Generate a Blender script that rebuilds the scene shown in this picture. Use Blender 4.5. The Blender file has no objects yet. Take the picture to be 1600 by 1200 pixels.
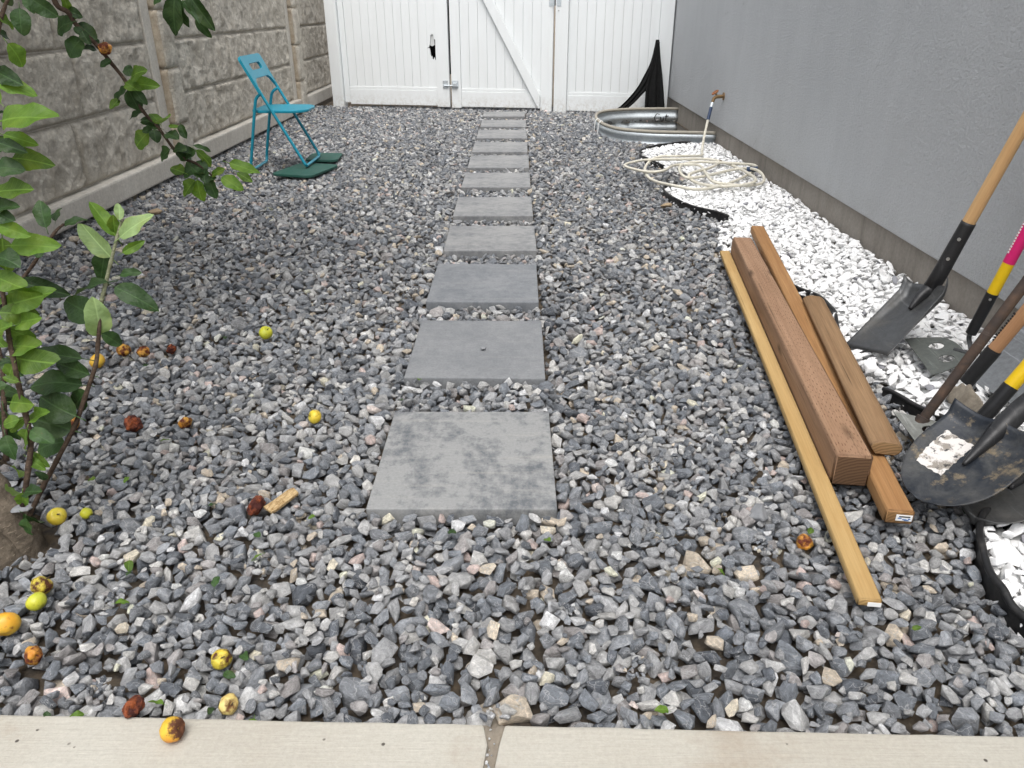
import bpy, bmesh, math, random
import numpy as np
from mathutils import Vector, Matrix, Euler
random.seed(7); RNG = np.random.default_rng(7)
SC = bpy.context.scene; COL = SC.collection
R = math.radians

# ------------------------------------------------------------------ camera
CAMZ, FPX, PITCH, YAW = 1.07, 1202.0, math.atan(593 / 1202.0), R(0.299)
cam = bpy.data.cameras.new('camera'); camo = bpy.data.objects.new('camera', cam); COL.objects.link(camo)
camo.location = (0, 0, CAMZ); camo.rotation_euler = (math.pi / 2 - PITCH, 0, YAW)
cam.sensor_width = 36; cam.lens = 36 * FPX / 1600; cam.clip_start = 0.02; cam.clip_end = 2000
SC.camera = camo
# ------------------------------------------------------------------ sky, sun, exposure
SUN_EL, SUN_AZ = 66, 183          # overcast: broad soft sun, high behind the camera
w = bpy.data.worlds.new('World'); SC.world = w; w.use_nodes = True
nt = w.node_tree; nt.nodes.clear()
sky = nt.nodes.new('ShaderNodeTexSky'); sky.sky_type = 'NISHITA'; sky.sun_disc = False
sky.sun_elevation = R(SUN_EL); sky.sun_rotation = R(SUN_AZ); sky.air_density = 1.0; sky.dust_density = 4.0; sky.ozone_density = 1.0
hs = nt.nodes.new('ShaderNodeHueSaturation'); hs.inputs['Saturation'].default_value = 0.24
bg = nt.nodes.new('ShaderNodeBackground'); bg.inputs['Strength'].default_value = 0.15
wo = nt.nodes.new('ShaderNodeOutputWorld')
nt.links.new(sky.outputs[0], hs.inputs['Color']); nt.links.new(hs.outputs[0], bg.inputs[0]); nt.links.new(bg.outputs[0], wo.inputs[0])
sl = bpy.data.lights.new('sun', 'SUN'); sl.energy = 0.85; sl.angle = R(35); sl.color = (1, 0.98, 0.955)
so = bpy.data.objects.new('sun', sl); COL.objects.link(so)
az = R(SUN_AZ); el = R(SUN_EL)
sd = Vector((math.sin(az) * math.cos(el), math.cos(az) * math.cos(el), math.sin(el)))   # towards the sun
so.rotation_euler = sd.to_track_quat('Z', 'Y').to_euler()
vs = SC.view_settings; vs.view_transform = 'Standard'; vs.look = 'None'; vs.gamma = 1; vs.use_curve_mapping = False
vs.exposure = 0.84

# ------------------------------------------------------------------ places measured in the photograph
_f = np.array([-math.sin(YAW) * math.cos(PITCH), math.cos(YAW) * math.cos(PITCH), -math.sin(PITCH)])
_r = np.array([math.cos(YAW), math.sin(YAW), 0]); _u = np.cross(_r, _f)
def _ray(x, y): return _f + _r * (x - 800) / FPX - _u * (y - 600) / FPX
def gnd(x, y, z=0.0):
    d = _ray(x, y); t = (z - CAMZ) / d[2]; return Vector((d[0] * t, d[1] * t, z))
def atY(x, y, Y):
    d = _ray(x, y); t = Y / d[1]; return Vector((d[0] * t, Y, CAMZ + d[2] * t))

# ------------------------------------------------------------------ materials
def lin(c): return tuple(((v / 12.92) if v <= 0.04045 else ((v + 0.055) / 1.055) ** 2.4) for v in c)
class NM:
    """small node-material builder"""
    def __init__(s, name, rough=0.8, spec=0.3, metal=0.0):
        s.m = bpy.data.materials.new(name); s.m.use_nodes = True; s.t = s.m.node_tree
        s.b = s.t.nodes['Principled BSDF']; s.b.inputs['Roughness'].default_value = rough
        s.b.inputs['Specular IOR Level'].default_value = spec; s.b.inputs['Metallic'].default_value = metal
        s.tc = s.t.nodes.new('ShaderNodeTexCoord')
    def n(s, t, **k):
        x = s.t.nodes.new(t)
        for a, v in k.items(): setattr(x, a, v)
        return x
    def l(s, a, b): s.t.links.new(a, b)
    def co(s, scale=(1, 1, 1), src='Object', loc=(0, 0, 0), rot=(0, 0, 0)):
        mp = s.n('ShaderNodeMapping'); mp.inputs['Scale'].default_value = scale; mp.inputs['Location'].default_value = loc
        mp.inputs['Rotation'].default_value = rot; s.l(s.tc.outputs[src], mp.inputs[0]); return mp.outputs[0]
    def noise(s, co, scale, detail=6, rough=0.6, dist=0.0):
        x = s.n('ShaderNodeTexNoise'); x.inputs['Scale'].default_value = scale; x.inputs['Detail'].default_value = detail
        x.inputs['Roughness'].default_value = rough; x.inputs['Distortion'].default_value = dist; s.l(co, x.inputs['Vector']); return x.outputs['Fac']
    def vor(s, co, scale, feature='F1', out='Distance'):
        x = s.n('ShaderNodeTexVoronoi', feature=feature); x.inputs['Scale'].default_value = scale; s.l(co, x.inputs['Vector']); return x.outputs[out]
    def ramp(s, fac, stops):
        x = s.n('ShaderNodeValToRGB'); e = x.color_ramp.elements
        while len(e) < len(stops): e.new(0.5)
        for q, (p, c) in zip(e, stops):
            q.position = p; q.color = (*((c, c, c) if isinstance(c, (int, float)) else c), 1)
        s.l(fac, x.inputs[0]); return x.outputs[0]
    def mix(s, fac, a, b, mode='MIX'):
        x = s.n('ShaderNodeMix', data_type='RGBA', blend_type=mode)
        for sock, v in ((x.inputs[0], fac), (x.inputs[6], a), (x.inputs[7], b)):
            if isinstance(v, (int, float)): sock.default_value = v
            elif isinstance(v, tuple): sock.default_value = (*v, 1)
            else: s.l(v, sock)
        return x.outputs[2]
    def math(s, op, a, b=0.0, c=0.0):
        x = s.n('ShaderNodeMath', operation=op)
        for i, v in enumerate((a, b, c)):
            if isinstance(v, (int, float)): x.inputs[i].default_value = v
            else: s.l(v, x.inputs[i])
        return x.outputs[0]
    def sep(s, co):
        x = s.n('ShaderNodeSeparateXYZ'); s.l(co, x.inputs[0]); return x.outputs
    def color(s, c):
        if isinstance(c, tuple): s.b.inputs['Base Color'].default_value = (*c, 1)
        else: s.l(c, s.b.inputs['Base Color'])
        return s
    def rough(s, v): s.l(v, s.b.inputs['Roughness']); return s
    def bump(s, h, strength=0.3, dist=0.01, after=None):
        x = s.n('ShaderNodeBump'); x.inputs['Strength'].default_value = strength; x.inputs['Distance'].default_value = dist
        s.l(h, x.inputs['Height'])
        if after: s.l(after, x.inputs['Normal'])
        s.l(x.outputs[0], s.b.inputs['Normal']); return x.outputs[0]

def m_stone(name, veins, vcol, soft=False):
    k = NM(name, 0.8, 0.25)
    at = k.n('ShaderNodeAttribute', attribute_type='INSTANCER', attribute_name='tint')
    oi = k.n('ShaderNodeObjectInfo'); rv = k.math('MULTIPLY', oi.outputs['Random'], 173.0)
    cb = k.n('ShaderNodeCombineXYZ'); k.l(rv, cb.inputs[0]); k.l(k.math('MULTIPLY', rv, 1.7), cb.inputs[1])
    va = k.n('ShaderNodeVectorMath', operation='ADD'); k.l(k.tc.outputs['Object'], va.inputs[0]); k.l(cb.outputs[0], va.inputs[1])
    co = va.outputs[0]
    n1 = k.noise(co, 1.6, 5, 0.65, 0.6); n2 = k.noise(co, 9, 4, 0.7)
    c = k.mix(1.0, at.outputs['Color'], k.ramp(n1, [(0.3, 0.9), (0.7, 1.04)] if soft else [(0.25, 0.6), (0.5, 1.0), (0.75, 1.6)]), 'MULTIPLY')
    c = k.mix(0.2 if soft else 0.7, c, k.ramp(n2, [(0.3, 0.72), (0.7, 1.3)]), 'MULTIPLY')
    if not soft:
        pg = k.n('ShaderNodeNewGeometry'); c = k.mix(1.0, c, k.ramp(pg.outputs['Pointiness'], [(0.50, 1.0), (0.60, 1.5)]), 'MULTIPLY')    # paler broken edges
    if veins:
        wn = k.n('ShaderNodeTexNoise'); wn.inputs['Scale'].default_value = 1.3; k.l(co, wn.inputs['Vector'])
        wv = k.n('ShaderNodeVectorMath', operation='MULTIPLY_ADD'); k.l(wn.outputs['Color'], wv.inputs[0]); wv.inputs[1].default_value = (1.2, 1.2, 1.2); k.l(co, wv.inputs[2])
        d = k.vor(wv.outputs[0], 1.15, 'DISTANCE_TO_EDGE')
        v = k.math('MULTIPLY', k.ramp(d, [(0.0, 1.0), (0.05, 0.0)]), k.ramp(k.noise(co, 0.7, 2), [(0.40, 0.0), (0.55, veins)]))
        c = k.mix(v, c, vcol)
    k.color(c); k.bump(k.math('ADD', k.math('MULTIPLY', n2, 0.6), k.noise(co, 3.2, 6, 0.7)), 0.2 if soft else 0.55, 0.35)
    return k.m
M = {}
M['grey_stone'] = m_stone('grey_crushed_stone', 0.85, (0.48, 0.48, 0.48))
M['white_stone'] = m_stone('white_marble_chip', 0.0, (0.8, 0.8, 0.8), True)

k = NM('soil', 0.95, 0.1); c = k.co()
k.color(k.mix(k.ramp(k.noise(c, 30, 5), [(0.35, 0), (0.65, 1)]), (0.12, 0.108, 0.096), (0.28, 0.22, 0.155))); k.bump(k.noise(c, 190, 6, 0.85), 1.0, 0.02); M['soil'] = k.m
k = NM('sand', 0.95, 0.1); c = k.co()
k.color(k.mix(k.noise(c, 70, 6, 0.75), (0.20, 0.165, 0.125), (0.44, 0.39, 0.32))); k.bump(k.noise(c, 400, 4, 0.8), 0.9, 0.004); M['sand'] = k.m

k = NM('brushed_concrete', 0.85, 0.25); c = k.co(); st = k.co((10, 230, 1))
big = k.noise(c, 2.6, 6, 0.6); br = k.noise(st, 1.0, 5, 0.7); pit = k.vor(k.co(), 24)
pm = k.math('MULTIPLY', k.ramp(pit, [(0.05, 1.0), (0.085, 0.0)]), k.ramp(k.noise(c, 13, 2), [(0.5, 0), (0.56, 1)]))
col = k.mix(k.ramp(big, [(0.35, 0), (0.7, 1)]), (0.43, 0.41, 0.358), (0.37, 0.34, 0.285))
col = k.mix(k.ramp(k.noise(k.co(loc=(3, 1, 0)), 3.5, 5, 0.65), [(0.58, 0), (0.78, 0.6)]), col, (0.27, 0.20, 0.135))
col = k.mix(0.55, col, k.ramp(br, [(0.3, 0.88), (0.7, 1.08)]), 'MULTIPLY')
col = k.mix(0.5, col, k.ramp(k.noise(c, 120, 4, 0.8), [(0.3, 0.8), (0.7, 1.18)]), 'MULTIPLY')
col = k.mix(pm, col, (0.08, 0.07, 0.06)); k.color(col)
k.bump(k.math('SUBTRACT', k.math('ADD', br, k.math('MULTIPLY', k.noise(c, 220, 3), 0.5)), k.math('MULTIPLY', pm, 2.0)), 0.5, 0.0022); M['kerb'] = k.m

def m_paver(name, dark, light, amount, seed, str_=(1, 1, 1)):
    k = NM(name, 0.82, 0.3); c = k.co(loc=(seed * 3.1, seed * 1.7, 0))
    b = k.noise(k.co(str_, loc=(seed * 3.1, seed * 1.7, 0)), 4.2, 7, 0.74, 0.4); fine = k.noise(c, 130, 4, 0.75); mid = k.noise(c, 26, 5, 0.7)
    fac = k.math('ADD', k.math('MULTIPLY', b, 0.56), k.math('MULTIPLY', mid, 0.44))
    col = k.mix(k.ramp(fac, [(0.40, 0), (0.53 + 0.1 * (1 - amount), 1)]), dark, light)
    col = k.mix(k.ramp(k.noise(k.co((2.0, 30, 1), loc=(seed, 0, 0)), 1.0, 4), [(0.56, 0), (0.75, 0.35 * amount)]), col, (0.40, 0.38, 0.34))
    col = k.mix(0.55, col, k.ramp(fine, [(0.25, 0.68), (0.75, 1.3)]), 'MULTIPLY')
    k.color(col); k.bump(fine, 0.35, 0.003); return k.m
PAV = [m_paver('weathered_paver', (0.115, 0.123, 0.132), (0.258, 0.26, 0.256), 1.0, 1, (1.5, .7, 1)), m_paver('smooth_grey_paver', (0.165, 0.172, 0.18), (0.215, 0.22, 0.225), 0.4, 2),
       m_paver('slate_grey_paver', (0.148, 0.158, 0.17), (0.215, 0.222, 0.23), 0.5, 3), m_paver('streaked_grey_paver', (0.165, 0.17, 0.176), (0.27, 0.27, 0.266), 0.8, 4)]

k = NM('stucco', 0.9, 0.2); c = k.co()
n1 = k.noise(c, 62, 3, 0.6, 0.25); v1 = k.noise(c, 170, 4, 0.7)
wsh = k.math('ADD', k.math('MULTIPLY', k.noise(c, 0.9, 5, 0.6), 0.6), k.math('MULTIPLY', k.noise(k.co((1, 2.2, 0.5), loc=(4, 1, 2)), 3.0, 5, 0.65), 0.4))
col = k.mix(k.ramp(wsh, [(0.3, 0), (0.7, 1)]), (0.48, 0.496, 0.508), (0.565, 0.58, 0.59))
sp = k.sep(k.tc.outputs['Object'])
low = k.math('MULTIPLY', k.ramp(sp[2], [(0.15, 0.45), (0.34, 0.0)]), k.ramp(k.noise(c, 5, 5, 0.7), [(0.35, 0.2), (0.7, 1)]))
col = k.mix(low, col, (0.33, 0.32, 0.30))                       # rain splash dirt near the ground
crk = k.noise(k.co((1, 1, 0.4)), 6, 5, 0.6, 1.5)
hl = k.vor(k.co((1, 1, 1), loc=(0, 0.37, 0.2)), 0.45, 'DISTANCE_TO_EDGE'); crk = k.math('MULTIPLY', k.ramp(k.math('ADD', hl, k.math('MULTIPLY', k.noise(c, 14, 4), 0.02)), [(0.0105, 0.25), (0.0120, 0.0)]), k.ramp(k.noise(c, 1.7, 2), [(0.56, 0), (0.62, 1)]))
col = k.mix(crk, col, (0.2, 0.2, 0.2)); col = k.mix(0.6, col, k.ramp(k.noise(c, 110, 4, 0.7), [(0.3, 0.82), (0.7, 1.14)]), 'MULTIPLY')
k.color(col); k.bump(k.math('ADD', k.math('ADD', n1, k.math('MULTIPLY', v1, 0.9)), k.math('MULTIPLY', k.noise(c, 7, 3), 1.2)), 0.8, 0.015); M['stucco'] = k.m
k = NM('foundation_concrete', 0.9, 0.2); c = k.co()
col = k.mix(k.noise(c, 3.5, 7, 0.68), (0.19, 0.168, 0.143), (0.38, 0.35, 0.31))
col = k.mix(k.ramp(k.noise(k.co((1, 5, 0.8)), 2.2, 4), [(0.5, 0), (0.75, 0.5)]), col, (0.13, 0.12, 0.105))
k.color(k.mix(0.5, col, k.ramp(k.noise(c, 60, 5, 0.7), [(0.3, 0.75), (0.7, 1.2)]), 'MULTIPLY')); k.bump(k.noise(c, 90, 4, 0.7), 0.35, 0.004); M['foundation'] = k.m

def m_cast(name, a, b, bs, bd, streak=0.25, sc=7):
    k = NM(name, 0.92, 0.15); c = k.co(); n = k.noise(c, sc, 8, 0.72, 0.3)
    col = k.mix(k.ramp(n, [(0.32, 0), (0.68, 1)]), a, b)
    col = k.mix(streak, col, k.ramp(k.noise(k.co((1, 7, 0.9)), 2.5, 5, 0.6), [(0.35, 0.7), (0.65, 1.18)]), 'MULTIPLY')
    col = k.mix(0.55, col, k.ramp(k.noise(c, 55, 5, 0.75), [(0.3, 0.68), (0.7, 1.3)]), 'MULTIPLY')
    k.color(col); k.bump(k.math('ADD', k.noise(c, 38, 7, 0.72, 0.5), k.math('MULTIPLY', n, 0.5)), bs, bd); return k.m
M['block'] = m_cast('rock_faced_concrete', (0.40, 0.36, 0.295), (0.74, 0.695, 0.605), 1.0, 0.02)
M['post'] = m_cast('aggregate_post_concrete', (0.31, 0.25, 0.18), (0.50, 0.44, 0.35), 0.8, 0.008, 0.25, 10)
M['rail'] = m_cast('smooth_cast_concrete', (0.47, 0.435, 0.38), (0.60, 0.57, 0.51), 0.12, 0.003, 0.15, 4)

k = NM('white_vinyl', 0.42, 0.45); c = k.co()
col = k.mix(k.ramp(k.noise(k.co((6, 6, 1)), 2, 5, 0.6), [(0.4, 0), (0.75, 0.55)]), (0.80, 0.825, 0.825), (0.74, 0.755, 0.75))
sp = k.sep(k.tc.outputs['Object']); dm = k.math('MULTIPLY', k.ramp(sp[2], [(0.0, 0.55), (0.16, 0.0)]), k.ramp(k.noise(c, 26, 6, 0.75), [(0.45, 0), (0.65, 1)]))
col = k.mix(dm, col, (0.42, 0.37, 0.30)); sm = k.ramp(k.noise(k.co((30, 30, 5), loc=(7, 3, 1)), 1.0, 5, 0.7), [(0.66, 0), (0.74, 0.35)])
k.color(k.mix(sm, col, (0.5, 0.49, 0.46))); M['vinyl'] = k.m            # mud splash low down, faint scuffs
k = NM('torn_vinyl_edge', 0.6, 0.3); k.color((0.62, 0.63, 0.62)); M['torn'] = k.m
k = NM('galvanised_steel', 0.45, 0.5, 0.55); c = k.co()
k.color(k.mix(k.vor(c, 60, 'F1'), (0.52, 0.57, 0.60), (0.68, 0.72, 0.74))); k.rough(k.ramp(k.noise(c, 18, 5), [(0.3, 0.38), (0.7, 0.6)])); M['galv'] = k.m
k = NM('dusty_beige_rim', 0.75, 0.3); k.color(k.mix(k.noise(k.co(), 30, 5, 0.7), (0.24, 0.22, 0.18), (0.42, 0.39, 0.33))); M['rim'] = k.m
k = NM('black_landscape_fabric', 0.9, 0.1); c = k.co(); k.color(k.mix(k.noise(c, 30, 4), (0.006, 0.006, 0.006), (0.018, 0.018, 0.018))); k.bump(k.noise(c, 300, 2), 0.3, 0.002); M['fabric'] = k.m
k = NM('black_edging_plastic', 0.5, 0.4); c = k.co(); k.color(k.mix(k.ramp(k.noise(c, 25, 5, 0.7), [(0.45, 0), (0.8, 0.7)]), (0.012, 0.012, 0.013), (0.08, 0.075, 0.07))); M['edging'] = k.m
k = NM('turquoise_enamel', 0.38, 0.5); c = k.co(); k.color(k.mix(k.ramp(k.noise(c, 9, 5), [(0.4, 0), (0.8, 0.5)]), (0.008, 0.245, 0.345), (0.02, 0.20, 0.27))); M['chair'] = k.m
k = NM('dark_green_plastic', 0.6, 0.35); c = k.co(); k.color(k.mix(k.ramp(k.noise(c, 12, 6, 0.7), [(0.4, 0), (0.75, 0.7)]), (0.012, 0.075, 0.055), (0.05, 0.10, 0.085))); k.bump(k.noise(c, 90, 3), 0.25, 0.003); M['mat'] = k.m
k = NM('cream_hose_vinyl', 0.45, 0.4); c = k.co(); k.color(k.mix(k.noise(c, 14, 5, 0.7), (0.50, 0.45, 0.34), (0.74, 0.72, 0.64))); M['hose'] = k.m
k = NM('dark_blue_plastic', 0.45, 0.4); k.color((0.02, 0.04, 0.09)); M['navy'] = k.m
k = NM('weathered_brass', 0.45, 0.5, 0.8); c = k.co(); k.color(k.mix(k.noise(c, 60, 4), (0.16, 0.10, 0.05), (0.36, 0.24, 0.12))); M['brass'] = k.m
k = NM('rusty_orange_paint', 0.6, 0.4); c = k.co(); k.color(k.mix(k.noise(c, 60, 4), (0.22, 0.07, 0.02), (0.34, 0.14, 0.05))); M['rust_orange'] = k.m

def m_wood(name, a, b, end, ring=26, pores=0.5, knots=True, incise=False, tone=(0.3, 0.2, 0.12)):
    k = NM(name, 0.72, 0.25); c = k.co((1.2, ring, ring))
    n = k.noise(c, 1.0, 6, 0.62, 0.35); fib = k.noise(k.co((6, 260, 260)), 1.0, 4, 0.7)
    col = k.mix(k.ramp(n, [(0.3, 0), (0.7, 1)]), a, b)
    col = k.mix(pores, col, k.ramp(fib, [(0.3, 0.7), (0.7, 1.22)]), 'MULTIPLY')
    if knots:
        kd = k.vor(k.co((2.6, 9, 9), loc=(0.3, 0.2, 0)), 1.0); kd2 = k.math('ADD', kd, k.math('MULTIPLY', k.noise(k.co((20, 40, 40)), 1.0), 0.12))
        col = k.mix(k.ramp(kd2, [(0.10, 0.85), (0.20, 0.0)]), col, tuple(x * 0.35 for x in a))
    h = fib
    col = k.mix(k.ramp(k.noise(k.co((3, 9, 9), loc=(5, 2, 1)), 1.0, 5, 0.7), [(0.52, 0), (0.75, 0.55)]), col, tone)
    chk = k.math('MULTIPLY', k.ramp(k.noise(k.co((0.9, 95, 95), loc=(1, 3, 7)), 1.0, 3, 0.6), [(0.655, 0), (0.685, 0.8)]), k.ramp(k.noise(k.co((2.5, 6, 6)), 1.0, 2), [(0.45, 0.1), (0.6, 1)]))
    col = k.mix(chk, col, tuple(x * 0.28 for x in a)); h = k.math('SUBTRACT', fib, chk)
    if incise:
        bk = k.n('ShaderNodeTexBrick', offset=0.5); k.l(k.co((1, 1, 1)), bk.inputs['Vector'])
        bk.inputs['Scale'].default_value = 1; bk.inputs['Brick Width'].default_value = 0.034; bk.inputs['Row Height'].default_value = 0.0085
        bk.inputs['Mortar Size'].default_value = 0.0; bk.inputs['Color1'].default_value = (1, 1, 1, 1); bk.inputs['Color2'].default_value = (0, 0, 0, 1)
        # incision slits: thin dashes in staggered rows
        s3 = k.sep(k.tc.outputs['Object'])
        row = k.math('FLOOR', k.math('DIVIDE', s3[1], 0.0072)); wn = k.n('ShaderNodeTexWhiteNoise', noise_dimensions='1D'); k.l(row, wn.inputs['W']); xs = k.math('ADD', k.math('ADD', s3[0], k.math('MULTIPLY', wn.outputs[0], 0.036)), k.math('MULTIPLY', k.noise(k.co((14, 60, 14)), 1.0, 3), 0.05))
        fx = k.math('FRACT', k.math('DIVIDE', xs, 0.036)); fy = k.math('FRACT', k.math('DIVIDE', s3[1], 0.0072))
        slit = k.math('MULTIPLY', k.math('LESS_THAN', fx, 0.24), k.math('LESS_THAN', k.math('ABSOLUTE', k.math('SUBTRACT', fy, 0.5)), 0.13))
        geo = k.n('ShaderNodeNewGeometry'); 
        slit = k.math('MULTIPLY', slit, k.ramp(k.noise(k.co((9, 30, 9)), 1.0, 3), [(0.33, 0.1), (0.55, 0.95)]))
        col = k.mix(slit, col, (0.11, 0.045, 0.025)); h = k.math('SUBTRACT', h, k.math('MULTIPLY', slit, 2.0))
    k.color(col); k.bump(h, 0.4, 0.002); side = k.m
    k = NM(name + '_end_grain', 0.85, 0.15); c = k.co((1, 1, 1), loc=(0, 0.05, 0.09))
    wv = k.n('ShaderNodeTexWave', wave_type='RINGS', rings_direction='X'); wv.inputs['Scale'].default_value = 38; wv.inputs['Distortion'].default_value = 2.5; wv.inputs['Detail'].default_value = 3; k.l(c, wv.inputs['Vector'])
    k.color(k.mix(k.math('MULTIPLY', wv.outputs['Fac'], 0.75), end, tuple(x * 0.5 for x in end))); k.bump(k.noise(c, 300, 4), 0.4, 0.002)
    return side, k.m
M['strip'], M['strip_e'] = m_wood('yellow_pine_strip', (0.36, 0.225, 0.085), (0.47, 0.32, 0.14), (0.42, 0.27, 0.11), 30, 0.4, True, tone=(0.34, 0.185, 0.06))
M['beam'], M['beam_e'] = m_wood('treated_post_wood', (0.22, 0.125, 0.072), (0.36, 0.225, 0.14), (0.13, 0.075, 0.042), 22, 0.65, True, True, tone=(0.21, 0.125, 0.065))
M['cedar'], M['cedar_e'] = m_wood('orange_cedar_board', (0.27, 0.135, 0.052), (0.39, 0.22, 0.095), (0.25, 0.14, 0.06), 36, 0.65, True, tone=(0.23, 0.115, 0.05))
M['stud'], M['stud_e'] = m_wood('brown_weathered_stud', (0.19, 0.112, 0.056), (0.315, 0.20, 0.108), (0.30, 0.185, 0.09), 28, 0.75, True, tone=(0.19, 0.10, 0.05))
M['ash'], _ = m_wood('ash_handle_wood', (0.46, 0.27, 0.12), (0.60, 0.40, 0.20), (0.4, 0.3, 0.2), 60, 0.35, False, tone=(0.40, 0.24, 0.11))
M['handle2'], _ = m_wood('tan_handle_wood', (0.36, 0.185, 0.09), (0.48, 0.27, 0.14), (0.4, 0.3, 0.2), 60, 0.35, False, tone=(0.33, 0.18, 0.1))

def m_steel(name, base, dirt, amt, rough=0.45, metal=0.7, sc=7):
    k = NM(name, rough, 0.5, metal); c = k.co(); n = k.noise(c, sc, 7, 0.7, 0.4)
    col = k.mix(k.ramp(n, [(0.62 - amt, 0), (0.80, 0.8)]), base, dirt)
    col = k.mix(0.6, col, k.ramp(k.noise(c, 60, 5, 0.75), [(0.3, 0.65), (0.7, 1.35)]), 'MULTIPLY')
    col = k.mix(k.ramp(k.noise(k.co((60, 5, 5), rot=(0.3, 0.5, 0.9)), 1.0, 4, 0.7), [(0.60, 0), (0.72, 0.5)]), col, tuple(min(1, v * 2.2 + .03) for v in base))
    k.color(col); k.rough(k.ramp(n, [(0.4, rough), (0.75, 0.85)])); k.bump(k.noise(c, 120, 4, 0.7), 0.2, 0.002); return k.m
M['dark_steel'] = m_steel('worn_dark_steel', (0.085, 0.087, 0.088), (0.16, 0.15, 0.135), 0.14, 0.42, 0.6)
M['socket'] = m_steel('black_painted_socket', (0.014, 0.014, 0.015), (0.05, 0.046, 0.04), 0.05, 0.45, 0.1)
M['plate'] = m_steel('grey_green_hoe_steel', (0.115, 0.125, 0.115), (0.17, 0.165, 0.145), 0.1, 0.55, 0.35)
M['plate2'] = m_steel('pale_worn_hoe_steel', (0.20, 0.205, 0.19), (0.28, 0.27, 0.24), 0.1, 0.55, 0.35)
M['mudplate'] = m_steel('mud_caked_blade', (0.20, 0.17, 0.13), (0.36, 0.32, 0.26), 0.2, 0.9, 0.0, 18)
M['rust_rod'] = m_steel('dark_rusty_pole', (0.045, 0.032, 0.026), (0.13, 0.075, 0.045), 0.15, 0.75, 0.1, 14)
M['grey_sheet'] = m_steel('flat_grey_sheet_metal', (0.19, 0.20, 0.208), (0.24, 0.245, 0.25), 0.1, 0.6, 0.2, 4)
k = NM('black_digging_blade', 0.5, 0.4, 0.15); c = k.co(); n = k.noise(c, 11, 7, 0.7, 0.5)
col = k.mix(k.ramp(n, [(0.40, 0), (0.72, 1)]), (0.016, 0.02, 0.027), (0.085, 0.085, 0.082))
col = k.mix(k.ramp(k.noise(k.co(loc=(1, 4, 2)), 13, 6, 0.75), [(0.55, 0), (0.64, 0.75)]), col, (0.21, 0.165, 0.105))
k.color(k.mix(0.5, col, k.ramp(k.noise(c, 90, 4, 0.75), [(0.3, 0.6), (0.7, 1.4)]), 'MULTIPLY')); k.rough(k.ramp(n, [(0.4, 0.42), (0.7, 0.9)])); k.bump(k.noise(c, 80, 5, 0.7), 0.25, 0.003); M['blade'] = k.m
k = NM('torn_paper_sticker', 0.85, 0.2); c = k.co(); n = k.noise(c, 26, 6, 0.65, 0.3)
col = k.mix(k.ramp(n, [(0.40, 0), (0.46, 1)]), (0.26, 0.235, 0.205), (0.60, 0.57, 0.54))
k.color(k.mix(k.ramp(k.noise(k.co(loc=(2, 2, 2)), 55, 5, 0.7), [(0.58, 0), (0.63, 0.9)]), col, (0.03, 0.03, 0.032))); M['sticker'] = k.m
for nm, cc, ro in (('yellow', (0.72, 0.47, 0.006), 0.4), ('black_plastic', (0.012, 0.012, 0.013), 0.4), ('pink', (0.60, 0.012, 0.14), 0.45), ('white_label', (0.8, 0.8, 0.78), 0.6), ('ink', (0.01, 0.01, 0.01), 0.7), ('blue_ink', (0.08, 0.18, 0.42), 0.6), ('rivet', (0.45, 0.45, 0.44), 0.35)):
    k = NM(nm + '_surface', ro, 0.4, 0.8 if nm == 'rivet' else 0.0); c = k.co()
    k.color(k.mix(k.ramp(k.noise(c, 25, 5, 0.7), [(0.5, 0), (0.8, 0.35)]), cc, tuple(v * 0.55 + 0.04 for v in cc))); M[nm] = k.m

def m_bark(name, a, b, sc):
    k = NM(name, 0.85, 0.2); c = k.co(); n = k.noise(c, sc, 7, 0.7, 0.6)
    col = k.mix(k.ramp(n, [(0.35, 0), (0.68, 1)]), a, b)
    len_ = k.math('MULTIPLY', k.ramp(k.noise(k.co((1, 1, 7), loc=(2, 5, 1)), sc * 2.2, 3), [(0.64, 0), (0.68, 1)]), 0.6); col = k.mix(len_, col, tuple(min(1, v * 1.9) for v in b))
    k.color(k.mix(0.7, col, k.ramp(k.noise(k.co((1, 1, 5)), sc * 1.2, 4), [(0.3, 0.55), (0.7, 1.35)]), 'MULTIPLY')); k.bump(k.noise(c, sc * 5, 6, 0.7), 0.9, 0.008); return k.m
M['bark'] = m_bark('grey_brown_bark', (0.075, 0.06, 0.045), (0.25, 0.205, 0.155), 20)
M['twig'] = m_bark('red_brown_twig', (0.055, 0.036, 0.026), (0.13, 0.092, 0.066), 30)
M['green_twig'] = m_bark('downy_green_shoot', (0.22, 0.22, 0.13), (0.32, 0.34, 0.22), 30)
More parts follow.
